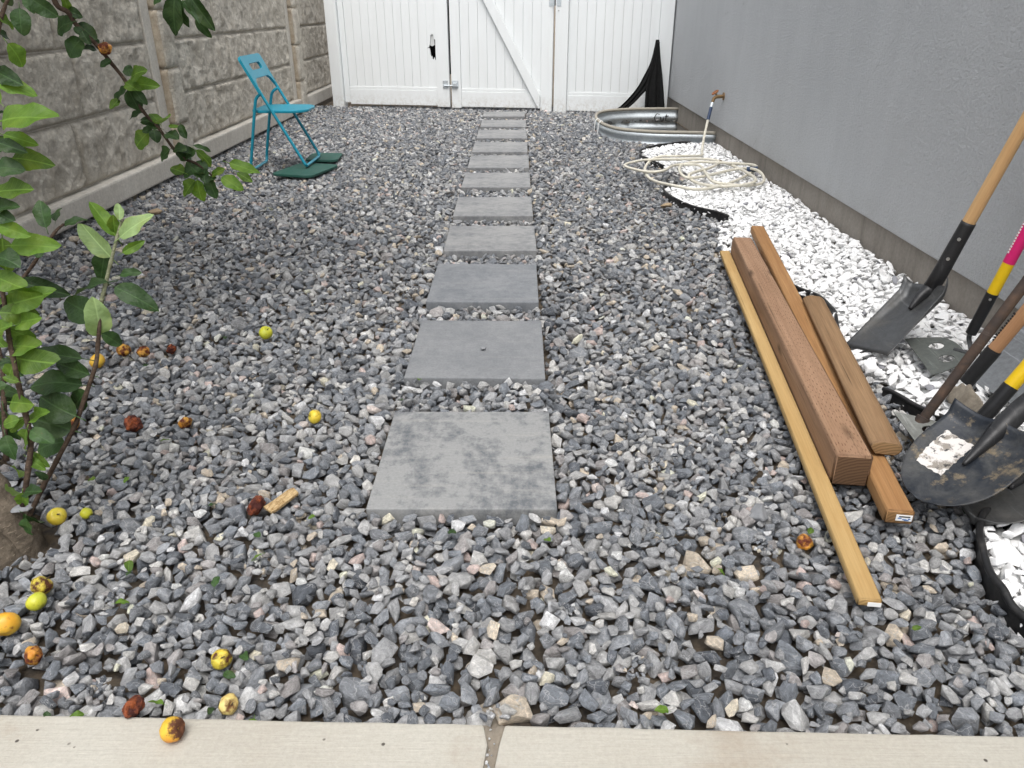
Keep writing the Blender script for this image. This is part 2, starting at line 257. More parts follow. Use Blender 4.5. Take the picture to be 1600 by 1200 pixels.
def m_leaf(name, a, b, back, trans):
    k = NM(name, 0.5, 0.35); s3 = k.sep(k.tc.outputs['Object'])
    n = k.noise(k.co((1, 1, 1)), 3.5, 4, 0.6)
    oi = k.n('ShaderNodeObjectInfo')
    col = k.mix(k.ramp(n, [(0.3, 0), (0.7, 1)]), a, b)
    col = k.mix(0.8, col, k.ramp(oi.outputs['Random'], [(0.0, 0.62), (1.0, 1.35)]), 'MULTIPLY')
    ay = k.math('ABSOLUTE', s3[1]); vx = k.math('FRACT', k.math('MULTIPLY', k.math('SUBTRACT', s3[0], k.math('MULTIPLY', ay, 0.9)), 9.0))
    side = k.ramp(k.math('ABSOLUTE', k.math('SUBTRACT', vx, 0.5)), [(0.0, 0.55), (0.09, 0.0)])
    rib = k.math('MAXIMUM', k.ramp(ay, [(0.008, 0.9), (0.022, 0.0)]), k.math('MULTIPLY', side, 0.6))
    col = k.mix(k.math('MULTIPLY', rib, 0.6), col, tuple(min(1, v * 1.6 + 0.015) for v in b))
    spt = k.n('ShaderNodeVectorMath', operation='ADD'); k.l(k.tc.outputs['Object'], spt.inputs[0]); rcb = k.n('ShaderNodeCombineXYZ'); k.l(k.math('MULTIPLY', oi.outputs['Random'], 91.0), rcb.inputs[0]); k.l(rcb.outputs[0], spt.inputs[1])
    sn = k.noise(spt.outputs[0], 5.0, 4, 0.7); col = k.mix(k.ramp(sn, [(0.68, 0), (0.72, 0.85)]), col, (0.10, 0.055, 0.02)); col = k.mix(k.ramp(k.noise(spt.outputs[0], 1.2, 2), [(0.5, 0), (0.75, 0.45)]), col, (b[0] * 1.6, b[1] * 1.2, b[2] * .8))
    g = k.n('ShaderNodeNewGeometry'); col = k.mix(g.outputs['Backfacing'], col, back)
    k.color(col); k.bump(k.math('SUBTRACT', n, rib), 0.25, 0.03)
    tr = k.n('ShaderNodeBsdfTranslucent'); k.l(k.mix(1.0, col, (1.6, 1.7, 0.7), 'MULTIPLY'), tr.inputs[0])
    mx = k.n('ShaderNodeMixShader'); mx.inputs[0].default_value = trans; k.l(k.b.outputs[0], mx.inputs[1]); k.l(tr.outputs[0], mx.inputs[2])
    k.l(mx.outputs[0], k.t.nodes['Material Output'].inputs[0]); return k.m
M['leaf_b'] = m_leaf('young_green_leaf', (0.07, 0.145, 0.016), (0.13, 0.225, 0.034), (0.15, 0.22, 0.08), 0.35)
M['leaf_d'] = m_leaf('dark_green_leaf', (0.019, 0.046, 0.012), (0.036, 0.078, 0.021), (0.07, 0.105, 0.05), 0.15)
M['leaf_p'] = m_leaf('pale_downy_leaf', (0.19, 0.28, 0.11), (0.26, 0.36, 0.16), (0.24, 0.32, 0.16), 0.3)

def m_apple(name, a, b, rot, rotamt, seed, wrinkle=0.1, side=None):
    k = NM(name, 0.42, 0.4); c = k.co(loc=(seed * 1.3, seed * 0.7, seed)); n = k.noise(c, 28, 4, 0.6); s3 = k.sep(k.tc.outputs['Object'])
    col = k.mix(k.ramp(k.noise(c, 17, 3), [(0.38, 0), (0.64, 1)]), a, b)
    r = k.noise(c, 48, 5, 0.6, 0.15)
    msk = k.ramp(r, [(0.62 - rotamt, 0.0), (0.76 - rotamt, 1.0)])
    if side: msk = k.math('MAXIMUM', msk, k.ramp(k.math('ADD', k.math('MULTIPLY', s3[2], 40.0), k.noise(c, 90, 3)), side))
    rc = k.mix(k.noise(c, 110, 5, 0.7), rot, tuple(v * 0.2 for v in rot))
    col = k.mix(msk, col, rc); col = k.mix(k.ramp(k.vor(c, 160), [(0.10, 0.5), (0.2, 0)]), col, tuple(v * 0.5 for v in b))
    k.color(col); k.rough(k.ramp(msk, [(0, 0.38), (1, 0.75)])); k.bump(k.math('ADD', k.noise(c, 90, 5, 0.7), k.math('MULTIPLY', msk, -0.8)), wrinkle, 0.006); return k.m
AP = dict(bitten=m_apple('half_brown_apple', (0.60, 0.17, 0.03), (0.66, 0.44, 0.04), (0.17, 0.06, 0.025), 0.0, 9, 0.5, [(0.84, 0.0), (1.0, 1.0)]), yg=m_apple('yellow_green_apple', (0.50, 0.48, 0.03), (0.42, 0.46, 0.05), (0.2, 0.1, 0.03), 0.0, 1), y=m_apple('yellow_apple', (0.66, 0.47, 0.045), (0.58, 0.49, 0.05), (0.16, 0.06, 0.02), 0.06, 2),
          yo=m_apple('orange_yellow_apple', (0.66, 0.33, 0.03), (0.68, 0.47, 0.06), (0.35, 0.1, 0.03), 0.03, 3), bruised=m_apple('bruised_yellow_apple', (0.62, 0.42, 0.04), (0.56, 0.45, 0.05), (0.12, 0.035, 0.012), 0.17, 4, 0.35),
          pale=m_apple('pale_yellow_apple', (0.60, 0.42, 0.13), (0.62, 0.50, 0.18), (0.22, 0.09, 0.03), 0.12, 5, 0.3), red=m_apple('red_rotten_apple', (0.21, 0.035, 0.012), (0.30, 0.075, 0.02), (0.09, 0.015, 0.008), 0.2, 6, 0.9),
          orange=m_apple('orange_rotten_apple', (0.52, 0.21, 0.025), (0.56, 0.32, 0.05), (0.16, 0.03, 0.01), 0.2, 7, 0.5))
k = NM('osb_chip', 0.8, 0.2); c = k.co((1, 3, 1)); k.color(k.mix(k.ramp(k.noise(c, 70, 5, 0.7, 1.0), [(0.38, 0), (0.62, 1)]), (0.22, 0.13, 0.05), (0.50, 0.37, 0.20))); k.bump(k.noise(c, 90, 4), 0.5, 0.003); M['chip'] = k.m
k = NM('tan_rock', 0.85, 0.2); c = k.co(); k.color(k.mix(k.noise(c, 30, 6, 0.7), (0.25, 0.18, 0.11), (0.42, 0.33, 0.22))); k.bump(k.noise(c, 60, 5), 0.6, 0.005); M['tanrock'] = k.m
k = NM('grey_rock', 0.85, 0.2); c = k.co(); k.color(k.mix(k.noise(c, 45, 6, 0.7), (0.12, 0.13, 0.145), (0.32, 0.32, 0.32))); k.bump(k.noise(c, 90, 5), 0.6, 0.004); M['greyrock'] = k.m

# ------------------------------------------------------------------ mesh helpers
def tag(o, label=None, cat=None, group=None, kind=None):
    for kk, v in (('label', label), ('category', cat), ('group', group), ('kind', kind)):
        if v: o[kk] = v
    return o
def thing(name, label, cat, loc=(0, 0, 0), group=None):
    o = bpy.data.objects.new(name, None); COL.objects.link(o); o.location = loc; o.empty_display_size = 0.05
    return tag(o, label, cat, group)
def origin_of(o):
    v = Vector((0, 0, 0))
    while o: v += o.location; o = o.parent
    return v
class MB:
    def __init__(s): s.v = []; s.f = []; s.mi = []
    def add(s, vs, fs, mi=0):
        b = len(s.v); s.v += [tuple(p) for p in vs]; s.f += [tuple(i + b for i in f) for f in fs]; s.mi += [mi] * len(fs); return s
    def box(s, lo, hi, mi=0):
        x0, y0, z0 = lo; x1, y1, z1 = hi
        return s.add([(x0, y0, z0), (x1, y0, z0), (x1, y1, z0), (x0, y1, z0), (x0, y0, z1), (x1, y0, z1), (x1, y1, z1), (x0, y1, z1)],
                     [(0, 3, 2, 1), (4, 5, 6, 7), (0, 1, 5, 4), (1, 2, 6, 5), (2, 3, 7, 6), (3, 0, 4, 7)], mi)
    def prism(s, poly, z0, z1, mi=0, xf=None):
        n = len(poly); vs = [(x, y, z0) for x, y in poly] + [(x, y, z1) for x, y in poly]
        if xf: vs = [xf(Vector(p)) for p in vs]
        return s.add(vs, [tuple(range(n - 1, -1, -1)), tuple(range(n, 2 * n))] + [(i, (i + 1) % n, n + (i + 1) % n, n + i) for i in range(n)], mi)
    def tube(s, pts, rad, n=10, mi=0, cap=True):
        pts = [Vector(p) for p in pts]; m = len(pts)
        rad = rad if isinstance(rad, (list, tuple)) else [rad] * m
        t0 = (pts[1] - pts[0]).normalized(); up = Vector((0, 0, 1)) if abs(t0.z) < 0.9 else Vector((1, 0, 0))
        x = t0.cross(up).normalized(); vs = []
        for i, p in enumerate(pts):
            t = (pts[min(i + 1, m - 1)] - pts[max(i - 1, 0)]).normalized()
            x = (x - t * x.dot(t)).normalized(); y = t.cross(x)
            for j in range(n):
                a = 2 * math.pi * j / n; vs.append(p + (x * math.cos(a) + y * math.sin(a)) * rad[i])
        fs = [(i * n + j, i * n + (j + 1) % n, (i + 1) * n + (j + 1) % n, (i + 1) * n + j) for i in range(m - 1) for j in range(n)]
        if cap: fs += [tuple(range(n - 1, -1, -1)), tuple((m - 1) * n + j for j in range(n))]
        return s.add(vs, fs, mi)
    def grid(s, fn, nu, nv, mi=0, closed_u=False):
        vs = [fn(i / nu, j / nv) for j in range(nv + 1) for i in range(nu + 1)]; W = nu + 1
        return s.add(vs, [(j * W + i, j * W + i + 1, (j + 1) * W + i + 1, (j + 1) * W + i) for j in range(nv) for i in range(nu)], mi)
    def build(s, name, mats, parent=None, smooth=False, bevel=0, segs=2, local=False, solid=0, matrix=None):
        me = bpy.data.meshes.new(name); off = Vector((0, 0, 0)) if (parent is None or local) else origin_of(parent)
        me.from_pydata([tuple(Vector(p) - off) for p in s.v], [], s.f)
        mats = mats if isinstance(mats, (list, tuple)) else [mats]
        for m in mats: me.materials.append(m)
        for p, i in zip(me.polygons, s.mi): p.material_index = i
        bm = bmesh.new(); bm.from_mesh(me)
        if not solid: bmesh.ops.recalc_face_normals(bm, faces=bm.faces)
        if bevel:
            es = [e for e in bm.edges if len(e.link_faces) == 2 and e.calc_face_angle(0) > 0.5]
            bmesh.ops.bevel(bm, geom=es, offset=bevel, segments=segs, affect='EDGES', profile=0.6, clamp_overlap=True)
        bm.to_mesh(me); bm.free()
        if smooth:
            for p in me.polygons: p.use_smooth = True
            if smooth != 'all':
                try: me.set_sharp_from_angle(angle=R(38))
                except Exception: pass
        o = bpy.data.objects.new(name, me); COL.objects.link(o)
        if matrix is not None: o.matrix_world = matrix
        if parent: o.parent = parent
        if solid:
            md = o.modifiers.new('thickness', 'SOLIDIFY'); md.thickness = solid; md.offset = 0
        return o
def catmull(pts, per=8, closed=False):
    pts = [Vector(p) for p in pts]; out = []; n = len(pts)
    for i in range(n - 1):
        p0 = pts[max(i - 1, 0)]; p1 = pts[i]; p2 = pts[i + 1]; p3 = pts[min(i + 2, n - 1)]
        for j in range(per):
            t = j / per
            out.append(0.5 * ((2 * p1) + (p2 - p0) * t + (2 * p0 - 5 * p1 + 4 * p2 - p3) * t * t + (3 * p1 - p0 - 3 * p2 + p3) * t ** 3))
    return out + [pts[-1]]
def frame(origin, xaxis, zhint=(0, 0, 1)):
    x = Vector(xaxis).normalized(); y = Vector(zhint).cross(x).normalized(); z = x.cross(y)
    m = Matrix((x, y, z)).transposed().to_4x4(); m.translation = Vector(origin); return m
def vnoise(x, y, seed=0):
    """smooth value noise on arrays"""
    xi = np.floor(x).astype(np.int64); yi = np.floor(y).astype(np.int64); xf = x - xi; yf = y - yi
    def h(a, b):
        n = (a * 374761393 + b * 668265263 + seed * 974711) & 0x7fffffff; n = ((n ^ (n >> 13)) * 1274126177) & 0x7fffffff
        return ((n ^ (n >> 16)) & 0xffff) / 65535.0
    u = xf * xf * (3 - 2 * xf); v = yf * yf * (3 - 2 * yf)
    return (h(xi, yi) * (1 - u) + h(xi + 1, yi) * u) * (1 - v) + (h(xi, yi + 1) * (1 - u) + h(xi + 1, yi + 1) * u) * v
def fbm(x, y, seed=0, oct=4, gain=0.55):
    t = 0; a = 1; s = 0
    for o in range(oct): t = t + a * vnoise(x * 2 ** o, y * 2 ** o, seed + o); s += a; a *= gain
    return t / s

# ------------------------------------------------------------------ plan of the yard
WALLX, HOUSEX, FOUNDX = -2.44, 1.69, 1.72
def kerb_y(x): return 0.893 - 0.0205 * x
PAVERS = [(1.500, 1.990), (2.214, 2.712), (2.912, 3.420), (3.625, 4.094), (4.303, 4.785), (5.063, 5.550), (5.743, 6.246), (6.395, 6.908), (7.123, 7.630), (7.844, 8.356), (8.61, 9.02)]
WHITE1 = [(1.76, 6.82), (1.38, 6.80), (1.03, 6.46), (1.0, 6.11), (1.11, 5.74), (1.24, 5.57), (1.13, 5.13), (.955, 4.99), (.98, 4.67), (1.09, 4.47), (1.21, 4.27), (1.15, 3.93), (1.0, 3.66), (1.06, 3.3), (1.174, 3.11), (1.236, 2.84), (1.197, 2.67), (1.142, 2.33), (1.19, 2.18), (1.18, 2.04), (1.245, 1.89), (1.45, 1.76), (1.76, 1.7)]
WHITE2 = [(1.76, 1.5), (1.14, 1.48), (1.09, 1.467), (1.045, 1.394), (1.011, 1.306), (.993, 1.215), (.993, 1.15), (1.03, 1.0), (1.1, .9), (1.76, .9)]
WELL = [(1.72, 8.62), (1.45, 8.61), (1.18, 8.57), (.93, 8.42), (.805, 8.12), (.785, 7.6), (.90, 7.17), (1.16, 6.98), (1.45, 6.93), (1.72, 6.90)]
WELLC = [(p.x, p.y) for p in catmull([(a, b, 0) for a, b in WELL], 6)]
SOIL = [(-.02, .915, .06), (.10, 1.17, .06), (.02, 1.24, .05), (.36, 1.72, .07), (-.55, 1.30, .05), (-.72, .97, .06), (-.28, 1.22, .05), (.55, 1.38, .06), (.22, 1.03, .05), (-.80, 1.22, .05), (.62, 1.10, .05), (-.42, 3.05, .10), (.33, 1.40, .05)]
GZ = -0.054
def inpoly(px, py, poly):
    r = np.zeros(np.shape(px), bool); n = len(poly)
    for i in range(n):
        x1, y1 = poly[i]; x2, y2 = poly[(i + 1) % n]
        if y1 == y2: continue
        r ^= ((y1 > py) != (y2 > py)) & (px < (x2 - x1) * (py - y1) / (y2 - y1) + x1)
    return r

# ------------------------------------------------------------------ ground: one sheet to the horizon, open at the window well
xs = np.concatenate([[-600, -60, -8, -4], np.arange(-2.8, 1.801, 0.05), [4, 8, 60, 600]])
ys = np.concatenate([[-600, -60, -6, -2, 0], np.arange(0.6, 10.01, 0.05), [12, 20, 60, 900]])
gx, gy = np.meshgrid(xs, ys); gz = np.full(gx.shape, GZ) + 0.012 * (fbm(gx * 1.5 + 40, gy * 1.5 + 40, 3) - 0.5)
for sx, sy, sr in SOIL: gz = np.maximum(gz, -0.026 - 0.8 * np.maximum(0, np.hypot(gx - sx, gy - sy) - sr * 0.5))
W = len(xs); cx = (gx[:-1, :-1] + gx[1:, 1:]) / 2; cy = (gy[:-1, :-1] + gy[1:, 1:]) / 2
WELLP = WELLC + [(1.72, 8.62)]
hole = inpoly(cx, cy, WELLC)
mb = MB(); mb.v = [tuple(p) for p in np.stack([gx, gy, gz], -1).reshape(-1, 3)]
mb.f = [(j * W + i, j * W + i + 1, (j + 1) * W + i + 1, (j + 1) * W + i) for j in range(len(ys) - 1) for i in range(W - 1) if not hole[j, i]]; mb.mi = [0] * len(mb.f)
tag(mb.build('ground', M['soil'], smooth='all'), 'bare brown soil under the gravel bed', 'ground', kind='structure')

# ------------------------------------------------------------------ concrete strip at the front: two slabs with a cracked joint
kr = bpy.data.objects.new('concrete_strip', None); COL.objects.link(kr); tag(kr, 'pale brushed concrete strip along the front of the gravel', 'pavement', kind='structure')
def jag(side, base):
    ptsl = []
    for i in range(19):
        t = i / 18; y = 0.2 + (kerb_y(base) - 0.2) * t
        e = 0.010 * (random.random() - .5) + (0.010 * side * max(0, (t - .93) / .07) if side < 0 else 0.012 * max(0, (t - .95) / .05))
        ptsl.append((base + e + 0.004 * math.sin(t * 21 + side), y))
    return ptsl
def edge(xa, xb, n):
    return [(xa + (xb - xa) * i / n, kerb_y(xa + (xb - xa) * i / n) + 0.0022 * (random.random() - .5)) for i in range(n + 1)]
L = jag(-1, -0.046); left = [(-3.2, 0.2)] + L + edge(L[-1][0] - 0.012, -3.2, 60)
Rr = jag(1, -0.033); right = [(1.715, 0.2)] + edge(1.715, Rr[-1][0] + 0.012, 40) + Rr[::-1]
for poly in (left, right):
    MB().prism(poly, -0.16, 0.0).build('slab', M['kerb'], kr, bevel=0.005)
MB().box((-3.2, -3, -0.16), (1.715, 0.197, -0.001)).build('slab', M['kerb'], kr, bevel=0.004)
def sandf(u, v):
    x = -0.066 + 0.052 * u; y = 0.2 + 0.76 * v
    return Vector((x, y, -0.012 + 0.010 * (random.random() - .3) - (0.02 if v > .93 else 0)))
MB().grid(sandf, 8, 60).build('joint_sand', M['sand'], kr, smooth='all')

# ------------------------------------------------------------------ gravel beds: stones dropped one after another on a height field
RES = 0.006; GX0, GY0 = -2.60, 0.74; NX = int(4.36 / RES); NY = int(9.3 / RES)
cxs = GX0 + (np.arange(NX) + .5) * RES; cys = GY0 + (np.arange(NY) + .5) * RES
CX, CY = np.meshgrid(cxs, cys)
Hf = (GZ + 0.012 * (fbm(CX * 1.5 + 40, CY * 1.5 + 40, 3) - 0.5)).ravel()
INW1 = inpoly(CX, CY, WHITE1); INW2 = inpoly(CX, CY, WHITE2); INWELL = inpoly(CX, CY, WELLC)
ok = (CY > kerb_y(CX) + 0.012) & (CX < FOUNDX - 0.02) & (CX > WALLX - 0.02) & (np.abs(CX) < 0.78 * CY + 0.7) & ~INWELL
PX0, PX1 = -0.356, 0.097
for (a, b) in PAVERS: ok &= ~((CX > PX0 - 0.010) & (CX < PX1 + 0.010) & (CY > a - 0.010) & (CY < b + 0.010))
ok &= (np.hypot(CX + 1.14, CY - 1.40) > 0.10)
soil = np.zeros(CX.shape, bool)
for sx, sy, sr in SOIL: soil |= np.hypot(CX - sx, CY - sy) + 0.05 * (fbm(CX * 18, CY * 18, 5) - .5) < sr * 0.42
wav = fbm(CX * 2.1 + 9, CY * 2.1 + 9, 11)
limit = -0.016 + 0.028 * (wav - 0.5)
for (a, b) in PAVERS: limit[(CX > PX0 - .07) & (CX < PX1 + .07) & (CY > a - .08) & (CY < b + .08)] += 0.005
limit = limit.ravel()
Hg = Hf.reshape(NY, NX)
for (a, b) in PAVERS: Hg[(CX > PX0) & (CX < PX1) & (CY > a) & (CY < b)] = 0.0
lumber = inpoly(CX, CY, [(.66, 1.17), (.95, 1.38), (1.30, 3.0), (1.12, 3.72), (.98, 3.72)])
limit[lumber.ravel()] -= 0.012
def drop(allow, n, mean, sig, lo, hi, flat, lim, K, tintf, wob=.24):
    ks = []
    for i in range(160):
        a = 0.5 * float(np.clip(mean * math.exp(sig * RNG.normal()), lo, hi)); b = a * RNG.uniform(.50, .95); c = a * RNG.uniform(*flat); yaw = RNG.uniform(0, math.pi)
        q = int(math.ceil(a / RES)); dy, dx = np.mgrid[-q:q + 1, -q:q + 1]; ux = (dx * math.cos(yaw) + dy * math.sin(yaw)) * RES / a; vy = (-dx * math.sin(yaw) + dy * math.cos(yaw)) * RES / b
        r2 = ux ** 2 + vy ** 2; m = r2 < 0.93
        if m.sum() < 3: m = r2 <= np.partition(r2.ravel(), 3)[3]
        ddx = dx[m]; ddy = dy[m]; ks.append((a, b, c, yaw, (ddy * NX + ddx), c * np.sqrt(np.clip(1 - r2[m], 0, 1)), ddx * RES, ddy * RES, max(1e-9, float((ddx ** 2).sum()) * RES * RES), max(1e-9, float((ddy ** 2).sum()) * RES * RES)))
    ids = np.flatnonzero(allow.ravel()); cand = ids[RNG.integers(0, len(ids), (n, K))]; kk = RNG.integers(0, len(ks), n); out = []
    top = len(Hf) - 60 * NX
    for i in range(n):
        a, b, c, yaw, off, low, ddx, ddy, sxx, syy = ks[kk[i]]; best = 9
        for bb in cand[i]:
            if bb < 12 * NX or bb > top: continue
            h = Hf[bb + off]; z = float((h + low).max())
            if z < best: best = z; B = bb; hh = h
        if best > 8: continue
        z = best - 0.34 * c
        if z + 0.6 * c > lim[B]: continue
        gx_ = float((ddx * hh).sum()) / sxx; gy_ = float((ddy * hh).sum()) / syy
        Hf[B + off] = np.maximum(hh, z + low)
        out.append((cxs[B % NX], cys[B // NX], z, a, b, c, yaw, max(-.6, min(.6, gx_)), max(-.6, min(.6, gy_))))
    o = np.array(out); m = len(o)
    nx_ = -o[:, 7] + RNG.normal(0, wob, m); ny_ = -o[:, 8] + RNG.normal(0, wob, m); nz_ = np.ones(m)
    nl = np.sqrt(nx_ ** 2 + ny_ ** 2 + 1); Z = np.stack([nx_ / nl, ny_ / nl, nz_ / nl], 1)
    X = np.stack([np.cos(o[:, 6]), np.sin(o[:, 6]), np.zeros(m)], 1); X -= Z * (X * Z).sum(1, keepdims=True); X /= np.linalg.norm(X, axis=1, keepdims=True)
    Y = np.cross(Z, X)
    rot = np.stack([np.arctan2(Y[:, 2], Z[:, 2]), -np.arcsin(np.clip(X[:, 2], -1, 1)), np.arctan2(X[:, 1], X[:, 0])], 1)
    return o[:, :3], rot, o[:, 3:6] * 1.10, RNG.integers(0, 28, m), tintf(m, o)
def grey_tint(m, o):
    pal = np.array([(0.118, 0.127, 0.139), (0.157, 0.164, 0.174), (0.212, 0.214, 0.217), (0.28, 0.278, 0.273), (0.37, 0.362, 0.345), (0.40, 0.345, 0.275), (0.37, 0.30, 0.275), (0.55, 0.535, 0.505), (0.080, 0.087, 0.098), (0.215, 0.203, 0.198)])
    p = np.array([.20, .235, .21, .14, .075, .035, .018, .022, .05, .06]); p = p / p.sum()
    t = pal[RNG.choice(len(pal), m, p=p)]; return np.minimum(t * (1.22 * np.exp(RNG.normal(0, .15, m)))[:, None], .52)
def white_tint(m, o):
    t = np.array([(0.90, 0.898, 0.888)]) * np.exp(RNG.normal(-.03, .03, m))[:, None]
    g = RNG.random(m) < 0.02; t[g] = (0.3, 0.3, 0.32); return np.clip(t, 0, .92)
def stone_protos(name, n, pts, flat, mat, bev):
    c = bpy.data.collections.new(name); rr = random.Random(n + pts)
    for i in range(n):
        bm = bmesh.new()
        for j in range(rr.randint(pts, pts + 5)):
            z = rr.uniform(-1, 1); a = rr.uniform(0, 2 * math.pi); q = math.sqrt(1 - z * z); s = rr.uniform(.86, 1.14)
            bm.verts.new((q * math.cos(a) * s, q * math.sin(a) * s, max(-flat, min(flat, z * s)) / flat * 0.95))
        r = bmesh.ops.convex_hull(bm, input=bm.verts)
        bmesh.ops.delete(bm, geom=[v for v in bm.verts if not v.link_faces], context='VERTS')
        bmesh.ops.dissolve_limit(bm, angle_limit=R(14), verts=bm.verts, edges=bm.edges)
        bmesh.ops.bevel(bm, geom=list(bm.edges), offset=bev, segments=2, affect='EDGES', profile=0.5, clamp_overlap=True)
        bmesh.ops.triangulate(bm, faces=bm.faces)
        me = bpy.data.meshes.new('stone'); bm.to_mesh(me); bm.free(); me.materials.append(mat)
        for p in me.polygons: p.use_smooth = True
        try: me.set_sharp_from_angle(angle=R(30))
        except Exception: pass
        c.objects.link(bpy.data.objects.new('stone', me))
    return c
def bed(name, parts, protos, label):
    P = [np.concatenate(x) for x in zip(*parts)]
    me = bpy.data.meshes.new(name); me.from_pydata(P[0].tolist(), [], [])
    for nm, ty, arr, fld in (('rot', 'FLOAT_VECTOR', P[1], 'vector'), ('scl', 'FLOAT_VECTOR', P[2], 'vector'), ('pick', 'INT', P[3], 'value')):
        a = me.attributes.new(nm, ty, 'POINT'); a.data.foreach_set(fld, np.ascontiguousarray(arr, dtype=np.int32 if ty == 'INT' else np.float32).ravel())
    a = me.attributes.new('tint', 'FLOAT_COLOR', 'POINT'); a.data.foreach_set('color', np.concatenate([P[4], np.ones((len(P[4]), 1))], 1).astype(np.float32).ravel())
    o = bpy.data.objects.new(name, me); COL.objects.link(o); tag(o, label, 'gravel', kind='stuff')
    g = bpy.data.node_groups.new(name + '_stones', 'GeometryNodeTree')
    g.interface.new_socket('Geometry', in_out='INPUT', socket_type='NodeSocketGeometry'); g.interface.new_socket('Geometry', in_out='OUTPUT', socket_type='NodeSocketGeometry')
    N = g.nodes.new; gi = N('NodeGroupInput'); go = N('NodeGroupOutput'); ip = N('GeometryNodeInstanceOnPoints'); ci = N('GeometryNodeCollectionInfo')
    ci.inputs['Collection'].default_value = protos; ci.inputs['Separate Children'].default_value = True; ci.inputs['Reset Children'].default_value = True
    ip.inputs['Pick Instance'].default_value = True
    def na(n, t):
        x = N('GeometryNodeInputNamedAttribute'); x.data_type = t; x.inputs['Name'].default_value = n; return x.outputs['Attribute']
    e2r = N('FunctionNodeEulerToRotation'); lk = g.links.new
    lk(gi.outputs[0], ip.inputs['Points']); lk(ci.outputs[0], ip.inputs['Instance']); lk(na('pick', 'INT'), ip.inputs['Instance Index'])
    lk(na('rot', 'FLOAT_VECTOR'), e2r.inputs[0]); lk(e2r.outputs[0], ip.inputs['Rotation']); lk(na('scl', 'FLOAT_VECTOR'), ip.inputs['Scale']); lk(ip.outputs[0], go.inputs[0])
    md = o.modifiers.new('stones', 'NODES'); md.node_group = g; return o
p_grey = stone_protos('grey_stone_shapes', 28, 11, 0.8, M['grey_stone'], 0.05)
p_white = stone_protos('white_stone_shapes', 28, 10, 0.75, M['white_stone'], 0.06)
grey_ok = ok & ~INW1 & ~INW2 & ~soil
near = CY < 2.3
limw = (0.012 + 0.018 * (wav.ravel() - .5))
dW = drop(ok & (INW1 | INW2), 16000, 0.044, .30, .02, .075, (.26, .46), limw, 4, white_tint, .13)
spill = ok & inpoly(CX, CY, [(.95, 3.5), (1.12, 4.2), (1.25, 4.35), (1.2, 3.3)]) & ~lumber
dN = drop(grey_ok & (CY < 2.4), 30000, 0.0445, .22, .028, .082, (.42, .74), limit + .002, 4, grey_tint)
dG = drop(grey_ok, 105000, 0.039, .32, .019, .078, (.34, .68), limit, 3, grey_tint)
dG2 = drop(grey_ok & near, 9000, 0.031, .28, .016, .05, (.36, .7), limit + 0.008, 3, grey_tint)
dS = drop(ok & soil, 700, 0.016, .4, .008, .03, (.5, .8), limit + 0.02, 1, grey_tint)
nj = 26                                     # grit lying in the joint of the concrete
jp = np.stack([-0.0395 + RNG.normal(0, .0035, nj), RNG.uniform(.70, .885, nj), np.full(nj, -.004)], 1); ja = RNG.uniform(.0015, .0045, nj)
dJ = (jp, RNG.uniform(0, 6, (nj, 3)), np.stack([ja, ja * .8, ja * .6], 1), RNG.integers(0, 28, nj), grey_tint(nj, None) * 1.3)
bed('grey_gravel', [dN, dJ, dG, dG2, dS], p_grey, 'bed of loose grey crushed stone across the yard')
dW2 = drop(spill, 120, 0.034, .3, .02, .05, (.32, .6), limit + .025, 2, white_tint)
bed('white_gravel', [dW, dW2], p_white, 'bed of white marble chips along the house wall')
Hg = Hf.reshape(NY, NX)
def hgt(x, y, r=0.012, q=70):
    i = int((x - GX0) / RES); j = int((y - GY0) / RES); k_ = max(1, int(r / RES))
    a = Hg[max(0, j - k_):j + k_ + 1, max(0, i - k_):i + k_ + 1]
    return float(np.percentile(a, q)) if a.size else 0.0

# ------------------------------------------------------------------ stepping stones
ORD = ['first', 'second', 'third', 'fourth', 'fifth', 'sixth', 'seventh', 'eighth', 'ninth', 'tenth', 'last']
LOOK = ['weathered grey square paver with pale blotches', 'smooth grey square paver with a pebble on it', 'slate grey square paver', 'grey streaked square paver', 'grey square paver', 'grey square paver', 'grey square paver', 'grey square paver', 'grey square paver', 'grey square paver', 'grey square paver half under the white gate']
for i, (a, b) in enumerate(PAVERS):
    cx_, cy_ = (PX0 + PX1) / 2 + random.uniform(-.004, .004), (a + b) / 2
    mb = MB().box((-(PX1 - PX0) / 2, -(b - a) / 2, -0.05), ((PX1 - PX0) / 2, (b - a) / 2, 0.0))
    o = mb.build('stepping_stone', PAV[0 if i == 0 else 1 if i == 1 else 2 if i == 2 else 3], bevel=0.0035, matrix=Matrix.Translation((cx_, cy_, random.uniform(-.002, .002))) @ Euler((R(random.uniform(-.3, .3)), R(random.uniform(-.3, .3)), R(random.uniform(-.5, .5)))).to_matrix().to_4x4())
    where = 'nearest the concrete strip' if i == 0 else 'farthest from the camera' if i == 10 else ORD[i] + ' from the concrete strip'
    tag(o, LOOK[i] + ', ' + where, 'paver', 'stepping stones of the path')
